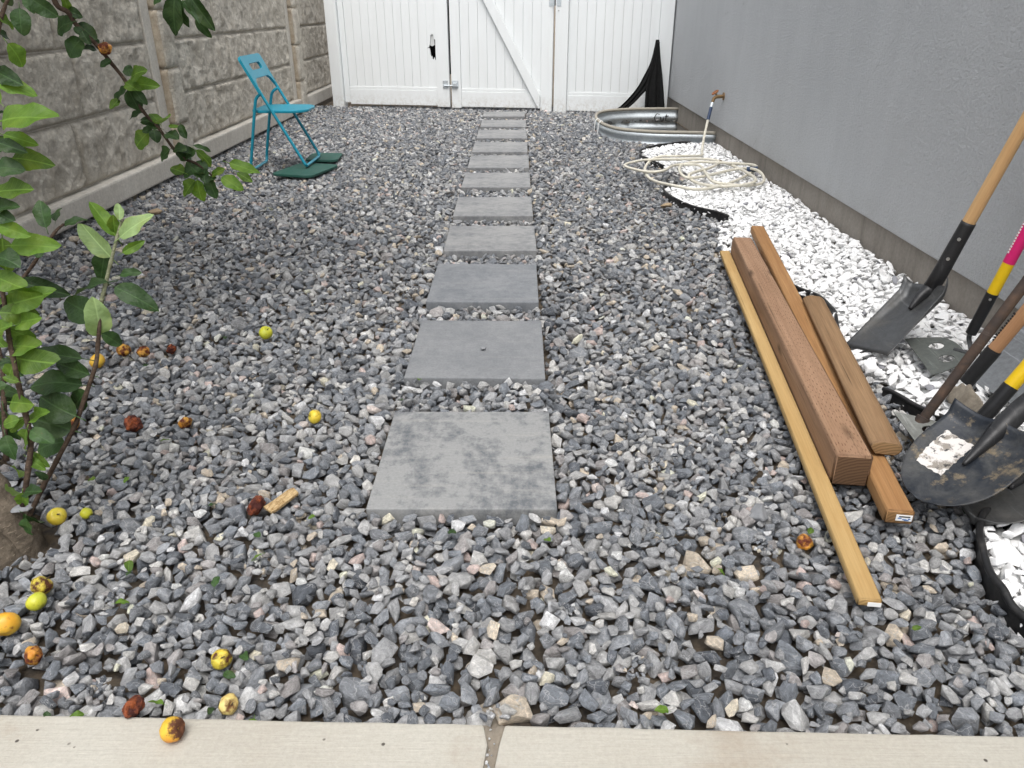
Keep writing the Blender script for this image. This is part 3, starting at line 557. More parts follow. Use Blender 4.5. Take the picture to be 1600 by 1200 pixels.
def rock(name, loc, sc, mat, label, seed, rz=0):
    rr = random.Random(seed); bm = bmesh.new()
    for j in range(16):
        z = rr.uniform(-1, 1); a = rr.uniform(0, 6.283); q = math.sqrt(1 - z * z); bm.verts.new((q * math.cos(a) * sc[0], q * math.sin(a) * sc[1], z * sc[2]))
    bmesh.ops.convex_hull(bm, input=bm.verts); bmesh.ops.delete(bm, geom=[v for v in bm.verts if not v.link_faces], context='VERTS')
    bmesh.ops.dissolve_limit(bm, angle_limit=R(12), verts=bm.verts, edges=bm.edges); bmesh.ops.bevel(bm, geom=list(bm.edges), offset=min(sc) * .12, segments=2, affect='EDGES', clamp_overlap=True)
    me = bpy.data.meshes.new(name); bm.to_mesh(me); bm.free(); me.materials.append(mat); o = bpy.data.objects.new(name, me); COL.objects.link(o)
    o.location = loc; o.rotation_euler.z = rz; return tag(o, label, 'stone')
p = gnd(755, 547, 0.0); rock('pebble', (p.x, p.y, .007), (.011, .009, .007), M['greyrock'], 'small dark pebble lying alone on the second stepping stone', 3)
p = gnd(1040, 318, 0); rock('tan_stone', (p.x, p.y, hgt(p.x, p.y) + .012), (.05, .025, .016), M['tanrock'], 'tan stone on grey gravel below the coiled hose', 5, .3)
p = gnd(242, 330, 0); rock('tan_stone', (p.x, p.y, hgt(p.x, p.y) + .012), (.045, .035, .02), M['tanrock'], 'buff stone on grey gravel left of the green mats', 9, .8)
p = gnd(1186, 793, 0); rock('rough_stone', (p.x, p.y, hgt(p.x, p.y) + .006), (.036, .03, .022), M['greyrock'], 'larger rough grey stone left of the yellow strip', 12, .8)

# ------------------------------------------------------------------ left boundary wall of cast concrete
wl = thing('concrete_wall', 'rock-faced precast concrete boundary wall with posts and base rails', 'wall', (WALLX, 5.6, GZ))
POSTY = [2.20, 5.60, 9.00, 12.40]
def rockface(y0, y1, z0, z1, x, seed, depth=0.030, side=1, nu=96, nv=36):
    u = np.linspace(0, 1, nu + 1); v = np.linspace(0, 1, nv + 1); U, V = np.meshgrid(u, v)
    Y = y0 + (y1 - y0) * U; Z = z0 + (z1 - z0) * V
    ed = np.minimum(np.minimum(U * (y1 - y0), (1 - U) * (y1 - y0)), np.minimum(V * (z1 - z0), (1 - V) * (z1 - z0)))
    rise = np.clip(ed / (0.008 + 0.02 * fbm(Y * 9, Z * 9, seed + 50, 2)), 0, 1) ** 0.5
    f = fbm(Y * 5 + seed * 3.3, Z * 6 + seed, seed, 6, .66); rdg = 1 - np.abs(2 * fbm(Y * 7 + 11 + seed, Z * 7 + seed * 2.1, seed + 9, 5, .62) - 1)
    X = x + side * rise * (0.008 + depth * (0.8 * f + 1.1 * (rdg - .6))) + side * (0.012 * (fbm(Y * 1.7, Z * 1.7, seed + 30) - .5)) * rise
    vs = np.stack([X, Y, Z], -1).reshape(-1, 3).tolist(); Wd = nu + 1
    fs = [(j * Wd + i, j * Wd + i + 1, (j + 1) * Wd + i + 1, (j + 1) * Wd + i) for j in range(nv) for i in range(nu)]
    b = len(vs)                                      # closed back
    ring = [i for i in range(Wd)] + [j * Wd + nu for j in range(1, nv + 1)] + [nv * Wd + i for i in range(nu - 1, -1, -1)] + [j * Wd for j in range(nv - 1, 0, -1)]
    vs += [[x - side * 0.03, vs[r][1], vs[r][2]] for r in ring]; n = len(ring)
    fs += [(ring[i], b + i, b + (i + 1) % n, ring[(i + 1) % n]) for i in range(n)] + [tuple(b + i for i in range(n))]
    m = MB(); m.add(vs, fs); return m
for b in range(3):
    ya, yb = POSTY[b] + 0.22, POSTY[b + 1]
    pan = MB().box((WALLX - 0.10, ya - .02, 0.02), (WALLX - 0.008, yb + .02, 1.93)).build('panel', M['rail'], wl)
    MB().box((WALLX - 0.04, yb - 0.125, 0.13), (WALLX + 0.028, yb - 0.004, 1.93)).build('panel_rib', M['rail'], wl, bevel=0.006)
    MB().box((WALLX - 0.04, ya + 0.004, 0.13), (WALLX + 0.020, ya + 0.05, 1.93)).build('panel_rib', M['rail'], wl, bevel=0.006)
    cuts = {0: [1.15, .95, 1.2], 1: [.75, 1.3, .95], 2: [1.2, .8, 1.1], 3: [.9, 1.1, 1.0], 4: [1, 1, 1]}
    for r_ in range(5):
        z0 = 0.14 + 0.355 * r_; z1 = min(z0 + 0.355, 1.93); cs = cuts[(r_ + b) % 5]; tot = sum(cs); y = ya + 0.05; span = (yb - 0.125) - y
        for q, cu in enumerate(cs):
            y2 = y + span * cu / tot
            rockface(y + .002, y2 - .002, z0 + .004, z1 - .004, WALLX - .006, 7 * b + 31 * r_ + q * 3 + 1).build('block', M['block'], pan, smooth='all'); y = y2
    MB().box((WALLX - 0.06, ya + .003, 0.004), (WALLX + 0.075, yb - .003, 0.135)).build('base_rail', M['rail'], wl, bevel=0.012)
for y in POSTY:
    po = MB().box((WALLX - 0.10, y + .012, -0.15), (WALLX + 0.066, y + 0.208, 1.96)).build('post', M['post'], wl)
    for r_ in range(6):
        z0 = -0.05 + 0.363 * r_ ; z1 = min(z0 + .363, 1.97)
        m = rockface(y + .008, y + .212, z0 + .003, z1 - .003, WALLX + 0.066, int(y * 3) + r_ * 5, 0.016, 1, 10, 18)
        m.build('stone_face', M['block'], po, smooth='all')
        u = MB(); m2 = rockface(0.0, 0.15, z0 + .003, z1 - .003, 0, int(y * 5) + r_ * 7 + 2, 0.008, 1, 8, 18)
        m2.v = [(WALLX - 0.08 + p[1], y + .011 - p[0], p[2]) for p in m2.v]; m2.build('stone_side', M['post'], po, smooth='all')

# ------------------------------------------------------------------ house on the right
hs_ = thing('house', 'grey stucco house wall above a bare concrete foundation', 'house', (HOUSEX, 5.0, GZ))
MB().box((HOUSEX, -2.0, 0.148), (HOUSEX + 0.25, 12.5, 3.2)).build('stucco_wall', M['stucco'], hs_, bevel=0.006)
MB().box((FOUNDX, -1.98, -0.7), (FOUNDX + 0.2, 12.48, 0.146)).build('foundation', M['foundation'], hs_)

# ------------------------------------------------------------------ white vinyl fence and gates
FD = Vector((0.9874, -0.158, 0)); FN = Vector((-0.158, -0.9874, 0)); FO = Vector((0, 9.35, 0))    # along the fence, towards the camera
def fx(u, d, z): return FO + FD * u + FN * d + Vector((0, 0, z))
def fbox(m, u0, u1, d0, d1, z0, z1):
    vs = [fx(u, d, z) for z in (z0, z1) for (u, d) in ((u0, d0), (u1, d0), (u1, d1), (u0, d1))]
    return m.add(vs, [(0, 3, 2, 1), (4, 5, 6, 7), (0, 1, 5, 4), (1, 2, 6, 5), (2, 3, 7, 6), (3, 0, 4, 7)])
def boards(u0, u1, n, z0, z1, par, skip=()):
    w_ = (u1 - u0) / n
    for i in range(n):
        if i in skip: continue
        fbox(MB(), u0 + i * w_ + .0008, u0 + (i + 1) * w_ - .0008, -0.012, 0.012, z0, z1).build('board', M['vinyl'], par, bevel=0.004)
def rail(u0, u1, z0, z1, par, name='bottom_rail'):
    r = fbox(MB(), u0, u1, -0.022, 0.024, z0, z1 - .034).build(name, M['vinyl'], par, bevel=0.004)
    fbox(MB(), u0, u1, -0.018, 0.019, z1 - .0335, z1).build('rail_cap', M['vinyl'], r, bevel=0.005); return r
def plate(u, z, w_, h, d, par, nm, mat='galv'): return fbox(MB(), u - w_ / 2, u + w_ / 2, d, d + .004, z - h / 2, z + h / 2).build(nm, M[mat], par, bevel=.001)
TOPZ = 1.83
g1 = thing('fence_gate', 'left white vinyl gate leaf with a torn hole beside its stile', 'gate', fx(-1.5, 0, 0), 'white vinyl gates')
U0, U1 = -2.185, -0.775
fbox(MB(), U0, U0 + .135, -.065, .065, -.05, 2.0).build('post', M['vinyl'], g1, bevel=.006)
fbox(MB(), U0 + .139, U0 + .205, -.02, .022, 0.03, TOPZ).build('stile', M['vinyl'], g1, bevel=.004)
fbox(MB(), U1 - .148, U1, -.026, .028, 0.0, TOPZ).build('stile', M['vinyl'], g1, bevel=.004)
rail(U0 + .206, U1 - .149, 0.012, 0.212, g1)
boards(U0 + .206, U1 - .149, 11, .2125, TOPZ, g1, skip=(10,))
bw = (U1 - .149 - U0 - .206) / 11; ub = U1 - .149 - bw
for nm, poly in (('torn_board', [(0, .2125), (bw - .001, .2125), (bw - .001, .505), (.085, .50), (.075, .53), (.068, .505), (.055, .51), (.05, .545), (.038, .53), (.03, .60), (.022, .63), (0, .625)]),
                 ('torn_board', [(0, .628), (.02, .64), (.03, .665), (.036, .70), (.042, .76), (.06, .772), (.075, .765), (.08, .72), (bw - .001, .715), (bw - .001, TOPZ), (0, TOPZ)])):
    m = MB(); n = len(poly)
    vs = [fx(ub + a, -.012, z) for a, z in poly] + [fx(ub + a, .012, z) for a, z in poly]
    m.add(vs, [tuple(range(n)), tuple(range(2 * n - 1, n - 1, -1))] + [(i, (i + 1) % n, n + (i + 1) % n, n + i) for i in range(n)]); m.build(nm, M['vinyl'], g1)
m = MB(); poly = [(.03, .655), (.055, .645), (.082, .66), (.08, .72), (.075, .765), (.06, .772), (.045, .76)]; n = len(poly)
m.add([fx(ub + a, -.010, z) for a, z in poly] + [fx(ub + a, -.004, z) for a, z in poly], [tuple(range(n)), tuple(range(2 * n - 1, n - 1, -1))] + [(i, (i + 1) % n, n + (i + 1) % n, n + i) for i in range(n)]); m.build('torn_flap', M['torn'], g1)
g2 = thing('fence_gate', 'middle white vinyl gate leaf with a diagonal brace', 'gate', fx(-.15, 0, 0), 'white vinyl gates')
V0, V1 = -0.750, 0.412
fbox(MB(), V0, V0 + .112, -.026, .028, -.008, TOPZ).build('stile', M['vinyl'], g2, bevel=.004)
fbox(MB(), V1 - .132, V1, -.026, .028, -.034, TOPZ).build('stile', M['vinyl'], g2, bevel=.004)
rail(V0 + .113, V1 - .133, 0.006, 0.206, g2); boards(V0 + .113, V1 - .133, 9, .2065, TOPZ, g2)
a0, a1 = Vector((V1 - .16, .03)), Vector((V1 - .16 - 0.745 * 1.5, .03 + 1.12 * 1.5)); dv = (a1 - a0).normalized(); pv = Vector((dv.y, -dv.x)) * .048
m = MB(); ends = [a0 - pv, a0 + pv + dv * .0, a1 + pv, a1 - pv]
ends = [(V1 - .133, .0), (V1 - .133, .185), (V1 - .133 - .60, 1.12 + .0), (V1 - .133 - 1.0, 1.76), (V1 - .133 - .93 - .18, 1.76), (V1 - .155 - .01, .028)]
ends = [(V1 - .134, .005), (V1 - .134, .150), (-0.252, 1.115), (-0.62, 1.80), (-0.745, 1.80), (-0.365, 1.115), (V1 - .155, .008)]
n = len(ends); m.add([fx(a, .025, z) for a, z in ends] + [fx(a, .0275 + .022, z) for a, z in ends], [tuple(range(n)), tuple(range(2 * n - 1, n - 1, -1))] + [(i, (i + 1) % n, n + (i + 1) % n, n + i) for i in range(n)])
m.build('diagonal_brace', M['vinyl'], g2, bevel=.004)
g3 = thing('vinyl_fence', 'right white vinyl fence panel between gate post and house', 'fence', fx(1.1, 0, 0))
T0, T1 = 0.437, 1.70
fbox(MB(), T0, T0 + .142, -.065, .065, -.06, 2.0).build('post', M['vinyl'], g3, bevel=.006)
fbox(MB(), T1 - .145, T1, -.04, .045, -.03, TOPZ).build('post', M['vinyl'], g3, bevel=.006)
rail(T0 + .143, T1 - .146, -0.014, 0.186, g3); boards(T0 + .143, T1 - .146, 10, .1865, TOPZ, g3)
pl1 = plate(U1 - .045, .245, .06, .085, .0285, g1, 'latch_plate'); lt = plate(V0 + .045, .245, .075, .085, .0285, g2, 'latch')
MB().tube([fx(U1 - .06, .042, .235), fx(V0 + .075, .042, .235)], .008, 8).build('bolt', M['galv'], lt, smooth=True)
fbox(MB(), V0 + .02, V0 + .07, .0326, .058, .225, .265).build('keeper', M['galv'], lt, bevel=.004)
for du in (-.02, .02):
    for dz in (-.03, .03): MB().tube([fx(U1 - .045 + du, .0326, .245 + dz), fx(U1 - .045 + du, .036, .245 + dz)], .005, 8).build('screw', M['rivet'], pl1)
hg = plate(V1 - .028, 1.10, .045, .09, .0285, g2, 'hinge'); hg3 = fbox(MB(), T0 + .012, T0 + .06, .0652, .0692, 1.055, 1.145).build('hinge_leaf', M['galv'], g3, bevel=.001)
MB().tube([fx(V1 + .004, .062, 1.05), fx(V1 + .004, .062, 1.15)], .008, 8).build('hinge_pin', M['galv'], hg, smooth=True)
MB().tube([fx(T0 + .035, .0655, 1.012), fx(T0 + .035, .071, 1.012)], .006, 8).build('screw', M['rivet'], hg3)
m = MB(); m.grid(lambda u, v: fx(-1.15 + .62 * u, -.12 + .012 * math.sin(u * 19), .36 + 1.45 * v + .02 * math.sin(u * 9)), 24, 12)  # added backing sheet, keeps the torn hole and the gap between leaves dark
tag(m.build('dark_backing', M['fabric'], smooth='all', solid=.004), 'black backing sheet added behind the gates to make the torn hole dark', 'fabric')
# black fabric draped in the fence corner
m = MB()
def edge_curve(pts, Y0, Y1): return catmull([atY(x, y, Y0 + (Y1 - Y0) * i / (len(pts) - 1)) for i, (x, y) in enumerate(pts)], 6)
def sheet(m, A, B, fold, seed):
    n = len(A)
    def fn(u, v):
        i = min(n - 1, int(round(v * (n - 1)))); p = A[i].lerp(B[i], u); return p + Vector((0, -fold * (1 + math.sin(u * 15 + seed)) * v * .5 - .01 * math.sin(u * 3.14), 0))
    m.grid(fn, 18, n - 1)
sheet(m, edge_curve([(1026, 62), (1021, 92), (1012, 122), (1008, 142), (1006, 172)], 9.0, 8.86), edge_curve([(1030, 62), (1032, 92), (1035, 122), (1037, 150), (1038, 172)], 9.0, 8.86), .05, 1)
sheet(m, edge_curve([(1025, 62), (1017, 95), (1006, 118), (993, 140), (972, 163), (955, 175)], 8.985, 8.82), edge_curve([(1031, 66), (1023, 102), (1014, 134), (1001, 150), (986, 165), (970, 176)], 8.985, 8.82), .03, 2)
tag(m.build('draped_fabric', M['fabric'], smooth='all', solid=.004), 'black landscape fabric hung in a peak in the fence corner by the house', 'fabric')

# ------------------------------------------------------------------ corrugated window well
ww = thing('window_well', 'galvanised corrugated U-shaped window well against the house', 'window well', (1.3, 7.7, GZ))
NC = len(WELLC); tang = []
for i in range(NC):
    a = Vector((*WELLC[max(0, i - 1)], 0)); b = Vector((*WELLC[min(NC - 1, i + 1)], 0)); t = (b - a).normalized(); tang.append(Vector((-t.y, t.x, 0)))
ZS = [0.072 - 0.5 * j / 40 for j in range(41)]
def wellf(u, v):
    i = min(NC - 1, int(round(u * (NC - 1)))); z = ZS[min(40, int(round(v * 40)))]
    return Vector((*WELLC[i], z)) - tang[i] * (0.016 * math.sin((0.072 - z) / 0.105 * 2 * math.pi) - .003)
m = MB(); m.grid(wellf, NC - 1, 40); m.build('corrugated_wall', M['galv'], ww, smooth='all', solid=.003)
MB().tube([Vector((*q, .078)) for q in WELLC], .015, 10).build('rim', M['rim'], ww, smooth=True)
MB().prism(WELLC, -0.45, -0.42).build('well_floor', M['soil'], ww)
for i, (px_, py_) in enumerate(((931, 178), (934, 184))):
    j = NC // 2 + 2 + i * 2; q = Vector((*WELLC[j], .078)); nn = -tang[j]
    if nn.x > 0: nn = -nn
    MB().tube([q + nn * -.02 + Vector((0, 0, .0)), q + Vector((0, 0, .021)), q + nn * .024, q + nn * .03 + Vector((0, .01, -.07)), q + nn * .032 + Vector((0, .015, -.10 - .03 * i))], .006, 6).build('white_tie', M['white_label'], ww, smooth=True)
s0 = Vector((1.46, 8.596, -.045)); sc_ = .06                          # scribbled marker writing on the far inner side
for st in ([(1.0, .9), (.5, 1), (.1, .5), (.4, 0), (.9, .1)], [(1.2, .6), (1.3, .1), (1.6, .1), (1.75, .6), (1.8, .1)], [(2.2, .9), (2.1, .1), (2.5, .05)], [(1.95, .65), (2.6, .7)]):
    MB().tube([s0 + Vector((a * sc_, -.014, b * sc_ * 1.3)) for a, b in st], .0045, 5).build('marker_writing', M['ink'], ww)

# ------------------------------------------------------------------ landscape edging strips
def edging(pts, label, h0=-.05, h1=.010, rad=.0065):
    P = catmull([(a, b, 0) for a, b in pts], 8); m = MB(); n = len(P)
    m.tube([Vector((p.x, p.y, h1 + .004 * math.sin(i * .5))) for i, p in enumerate(P)], rad, 8)
    def fn(u, v): p = P[min(n - 1, int(round(u * (n - 1))))]; return Vector((p.x, p.y, h0 + (h1 - h0) * v))
    m.grid(fn, n - 1, 1)
    tag(m.build('landscape_edging', M['edging'], smooth='all'), label, 'edging', 'black plastic edging strips')
edging([(1.50, 6.84), (1.36, 6.84), (1.17, 6.66), (1.02, 6.48), (.985, 6.25), (1.0, 6.09), (1.09, 5.78)], 'black edging curving round the far end of the white stones by the window well')
edging([(.99, 5.08), (.945, 4.98), (.97, 4.68), (1.08, 4.46), (1.19, 4.28)], 'black edging between grey gravel and white stones below the coiled hose')
edging([(1.10, 3.30), (1.165, 3.12), (1.225, 2.95), (1.235, 2.82), (1.19, 2.66), (1.15, 2.5)], 'black edging showing beside the lumber at the far end of the short stud')
edging([(1.13, 2.12), (1.18, 2.03), (1.25, 1.90), (1.36, 1.81), (1.5, 1.75)], 'black edging running beneath the garden tools')
edging([(1.34, 1.50), (1.14, 1.495), (1.085, 1.47), (1.035, 1.394), (1.0, 1.306), (.982, 1.215), (.982, 1.15), (1.02, 1.0), (1.09, .91)], 'black edging round the white stones at the bottom right corner', rad=.008, h1=.012)

# ------------------------------------------------------------------ folding chair and green boards
ch = thing('folding_chair', 'turquoise metal folding chair standing by the concrete wall', 'chair', (-1.7, 5.83, 0))
NYc, FYc = 5.62, 6.05
def cpt(x, z, y): return Vector((x, y, z))
topX, topZ_ = -1.868, .752; ffX, ffZ = -1.506, .030
for y in (NYc, FYc):
    MB().tube([cpt(topX + .004, topZ_ - .03, y), cpt(ffX, ffZ + .012, y)], .0105, 10).build('back_post', M['chair'], ch, smooth=True)
pf = catmull([cpt(ffX - .01, ffZ + .03, NYc), cpt(ffX, ffZ + .004, NYc + .02), cpt(ffX, ffZ, NYc + .06), cpt(ffX, ffZ, FYc - .06), cpt(ffX, ffZ + .004, FYc - .02), cpt(ffX - .01, ffZ + .03, FYc)], 5)
MB().tube(pf, .0105, 10).build('front_foot_bar', M['chair'], ch, smooth=True)
hX, hZ, rX, rZ = -1.762, .52, -1.905, .0
y0, y1 = NYc + .022, FYc - .022
for y in (y0, y1):
    MB().tube(catmull([cpt(hX + .006, hZ, y), cpt(hX - .035, hZ - .03, y), cpt(hX - .058, hZ - .10, y), cpt(rX + .01, rZ + .08, y), cpt(rX, rZ + .02, y)], 6), .0105, 10).build('rear_leg', M['chair'], ch, smooth=True)
MB().tube(catmull([cpt(rX + .002, rZ + .03, y0), cpt(rX, rZ, y0 + .02), cpt(rX, rZ - .004, y0 + .06), cpt(rX, rZ - .004, y1 - .06), cpt(rX, rZ, y1 - .02), cpt(rX + .002, rZ + .03, y1)], 5), .0105, 10).build('rear_foot_bar', M['chair'], ch, smooth=True)
seat = []
for i in range(9): a = math.pi * i / 16; seat.append((-1.58 + .11 * math.sin(a) , NYc + .135 - .11 * math.cos(a) ))
for i in range(9): a = math.pi / 2 + math.pi * i / 16; seat.append((-1.58 + .11 * math.sin(a), FYc - .135 - .11 * math.cos(a)))
seat += [(-1.80, FYc - .025), (-1.855, FYc - .07), (-1.855, NYc + .07), (-1.80, NYc + .025)]
MB().prism(seat, .388, .408).build('seat', M['chair'], ch, bevel=.006)
# backrest plate with a hand slot, following the back posts
bd = (cpt(topX, topZ_, 0) - cpt(ffX, ffZ, 0)).normalized(); bn = Vector((bd.z, 0, -bd.x))
def bpt(w_, s, t): q = cpt(topX, topZ_, NYc + w_) - bd * s + bn * t; return q
Wc = FYc - NYc
outer = [(-.012, .02), (0.0, .004), (.02, -.004), (Wc - .02, -.004), (Wc, .004), (Wc + .012, .02), (Wc + .012, .26), (Wc - .01, .22), (Wc - .04, .175), (Wc - .08, .155), (.08, .155), (.04, .175), (.01, .22), (-.012, .26)]
slot = [(.095, .062), (.095, .09), (.11, .10), (Wc - .11, .10), (Wc - .095, .09), (Wc - .095, .062), (Wc - .11, .052), (.11, .052)]
bm = bmesh.new()
def loop_edges(ps):
    vv = [bm.verts.new(bpt(a, s, -.008) - origin_of(ch)) for a, s in ps]; return [bm.edges.new((vv[i], vv[(i + 1) % len(vv)])) for i in range(len(vv))]
ee = loop_edges(outer) + loop_edges(slot); bmesh.ops.triangle_fill(bm, edges=ee, use_beauty=True)
me = bpy.data.meshes.new('backrest'); bm.to_mesh(me); bm.free(); me.materials.append(M['chair']); o = bpy.data.objects.new('backrest', me); COL.objects.link(o); o.parent = ch
md = o.modifiers.new('thickness', 'SOLIDIFY'); md.thickness = .018; md.offset = 0
def board_mat(c, L_, W_, rz, z, label, th=.018):
    poly = []; r_ = .05
    for (sx, sy, a0) in ((1, -1, -90), (1, 1, 0), (-1, 1, 90), (-1, -1, 180)):
        for i in range(5): a = R(a0 + 22.5 * i); poly.append((sx * (L_ / 2 - r_) + r_ * math.cos(a), sy * (W_ / 2 - r_) + r_ * math.sin(a)))
    m = MB().prism(poly, 0, th); o = m.build('green_mat', M['mat'], bevel=.004, matrix=Matrix.Translation((c[0], c[1], z)) @ Euler((R(-1.5), R(1.0), R(rz))).to_matrix().to_4x4())
    return tag(o, label, 'mat', 'green plastic mats')
board_mat((-1.505, 5.62), .30, .50, -11, -.004, 'dark green plastic mat under the front feet of the turquoise chair')
board_mat((-1.49, 6.14), .24, .36, 4, -.006, 'smaller dark green plastic mat lying behind the front mat')

# ------------------------------------------------------------------ tap and hose
tp = thing('garden_tap', 'weathered brass garden tap with orange handle on the stucco wall', 'tap', (HOUSEX, 6.66, .40))
MB().tube([(HOUSEX + .002, 6.66, .40), (HOUSEX - .008, 6.66, .40)], .030, 16).build('flange', M['brass'], tp, smooth=True)
MB().tube([(HOUSEX - .005, 6.66, .40), (HOUSEX - .06, 6.655, .398), (HOUSEX - .082, 6.65, .385), (HOUSEX - .09, 6.648, .355)], [.013, .015, .014, .013], 12).build('spout', M['brass'], tp, smooth=True)
MB().tube([(HOUSEX - .055, 6.655, .40), (HOUSEX - .075, 6.655, .428)], .007, 8).build('valve_stem', M['brass'], tp, smooth=True)
m = MB()
m.tube([(HOUSEX - .076 + .030 * math.cos(a) * .7, 6.655 + .030 * math.sin(a), .43 + .030 * math.cos(a) * .5) for a in [2 * math.pi * i / 14 for i in range(15)]], .006, 6)
m.tube([(HOUSEX - .097, 6.655, .415), (HOUSEX - .055, 6.655, .445)], .005, 6).tube([(HOUSEX - .076, 6.625, .43), (HOUSEX - .076, 6.685, .43)], .005, 6); m.build('handwheel', M['rust_orange'], tp, smooth=True)
ho = thing('garden_hose', 'cream garden hose running from the tap and coiled on the white stones', 'hose', (1.25, 5.35, 0))
C0 = Vector((HOUSEX - .09, 6.648, .352)); 
MB().tube([C0, C0 + Vector((-.012, -.02, -.035))], .014, 10).build('coupling', M['galv'], ho, smooth=True)
MB().tube([C0 + Vector((-.012, -.02, -.035)), C0 + Vector((-.04, -.075, -.125))], .0135, 10).build('sleeve', M['navy'], ho, smooth=True)
HP = [(1094.7, 243), (1060, 244), (1026, 246), (1008, 262), (1017, 280), (1057, 291), (1098, 295.5), (1143, 285), (1179, 267), (1186, 259), (1159, 256), (1091, 253), (1066, 258), (1062, 267), (1073, 277.5), (1102, 275), (1147, 265), (1177, 264), (1192, 274), (1190, 286), (1159, 291), (1116, 284), (1102.6, 270), (1091, 258), (1055, 258), (1035, 267), (1008, 268), (976.5, 259.5), (990, 253), (1017, 249.5), (1057.5, 249), (1110, 249), (1150, 262), (1180, 279), (1166, 288), (1120, 291), (1085, 284), (1078, 272), (1110, 262), (1124, 254)]
hp = [C0 + Vector((-.04, -.075, -.125)), C0 + Vector((-.075, -.16, -.235)), Vector((1.50, 6.40, .07)), Vector((1.46, 6.24, .035))]
for i, (a, b) in enumerate(HP):
    z = .03 + .011 * ((i * 7) % 4); q = gnd(a, b, z); q.x = min(q.x, 1.665); z = max(z, hgt(q.x, q.y, .03, 92) + .011 + .004 * (i % 3)); q.z = z; hp.append(q)
HPATH = catmull(hp, 9)
MB().tube(HPATH, .0098, 10).build('hose_line', M['hose'], ho, smooth='all')
e = HPATH[-1]; q = gnd(1174, 265, .05); MB().tube([e, e + (HPATH[-1] - HPATH[-4]).normalized() * .05], .013, 10).build('hose_end', M['brass'], ho, smooth=True)
MB().tube([q + Vector((-.03, 0, 0)), q + Vector((.035, -.03, .01))], .018, 10).build('nozzle', M['navy'], ho, smooth=True)

# ------------------------------------------------------------------ lumber
def lumber_piece(name, A, B, w_, h, mats, label, roll=0, bevel=.003, chamfer=None):
    """A, B: centres of the bottom face ends (A near)"""
    A = Vector(A); B = Vector(B); L_ = (B - A).length; fr = frame(A, B - A) @ Matrix.Rotation(R(roll), 4, 'X'); m = MB()
    n = 24
    for i in range(n):
        x0, x1 = L_ * i / n, L_ * (i + 1) / n
    y_, z_ = w_ / 2, h
    sec = chamfer or [(-y_, 0), (y_, 0), (y_, z_), (-y_, z_)]
    k_ = len(sec); vs = [(0, a, b) for a, b in sec] + [(L_, a, b) for a, b in sec]
    m.add(vs, [(i, (i + 1) % k_, k_ + (i + 1) % k_, k_ + i) for i in range(k_)], 0).add([(0, a, b) for a, b in sec], [tuple(range(k_))], 1).add([(L_, a, b) for a, b in sec], [tuple(range(k_ - 1, -1, -1))], 1)
    me_o = m.build(name, mats, local=True, matrix=fr)
    bm = bmesh.new(); bm.from_mesh(me_o.data); bmesh.ops.remove_doubles(bm, verts=bm.verts, dist=1e-5); bmesh.ops.recalc_face_normals(bm, faces=bm.faces)
    bmesh.ops.bevel(bm, geom=[e for e in bm.edges if e.calc_face_angle(0) > .4], offset=bevel, segments=2, affect='EDGES', clamp_overlap=True); bm.to_mesh(me_o.data); bm.free()
    for p_ in me_o.data.polygons: p_.use_smooth = True
    me_o.modifiers.new('normals', 'WEIGHTED_NORMAL')
    return tag(me_o, label, 'lumber', 'lumber lying on the gravel')
def px_ends(n1, n2, f1, f2, z):
    a, b, c_, d = gnd(*n1, z), gnd(*n2, z), gnd(*f1, z), gnd(*f2, z); return (a + b) / 2, (c_ + d) / 2, ((a - b).length + (c_ - d).length) / 2
A, B, w_ = px_ends((1340, 937), (1381, 936), (1122, 392), (1143, 391), .022)
A.z = B.z = .003; st = lumber_piece('wood_strip', A, B, .0465, .019, [M['strip'], M['strip_e']], 'long thin yellow wood strip, leftmost of the lumber')
m = MB().box((-.0012, -.022, .002), (-.0004, .004, .012)); m.build('green_end_tag', [M['white_label']], st, local=True)
A, B, w_ = px_ends((1308, 712), (1365, 712), (1146, 372), (1173, 369), .092)
A.z = B.z = .003; bm4 = lumber_piece('treated_post', A, B, .089, .089, [M['beam'], M['beam_e']], 'thick square treated post with incised top beside the yellow strip', bevel=.006)
A, B, w_ = px_ends((1387, 796), (1431, 795), (1173, 361), (1192, 358), .045)
A.z = .002; B.z = .030; cb_ = lumber_piece('cedar_board', A, B, .064, .038, [M['cedar'], M['cedar_e']], 'orange board with a white end label, right of the square post', bevel=.005)
MB().box((-.0014, -.027, .012), (-.0002, .008, .028)).build('end_label', M['white_label'], cb_, local=True)
for i, (a, b, z) in enumerate(((-.023, -.018, .018), (-.015, -.006, .016), (-.004, .004, .019), (-.022, .002, .0235), (-.02, -.01, .0145))): MB().box((-.0020, a, z - .0012), (-.0015, b, z + .0016)).build('label_print', M['blue_ink' if i != 3 else 'ink'], cb_, local=True)
A, B, w_ = px_ends((1361, 690), (1412, 692), (1256, 459), (1287, 462), .088)
A.z = .050; B.z = .046
lumber_piece('short_stud', A, B, .078, .038, [M['stud'], M['stud_e']], 'short brown stud with rounded edges resting on the orange board', roll=4, bevel=.004, chamfer=[(-.026, 0), (.024, -.002), (.040, .016), (.036, .031), (.012, .040), (-.024, .039), (-.041, .026), (-.038, .010)])

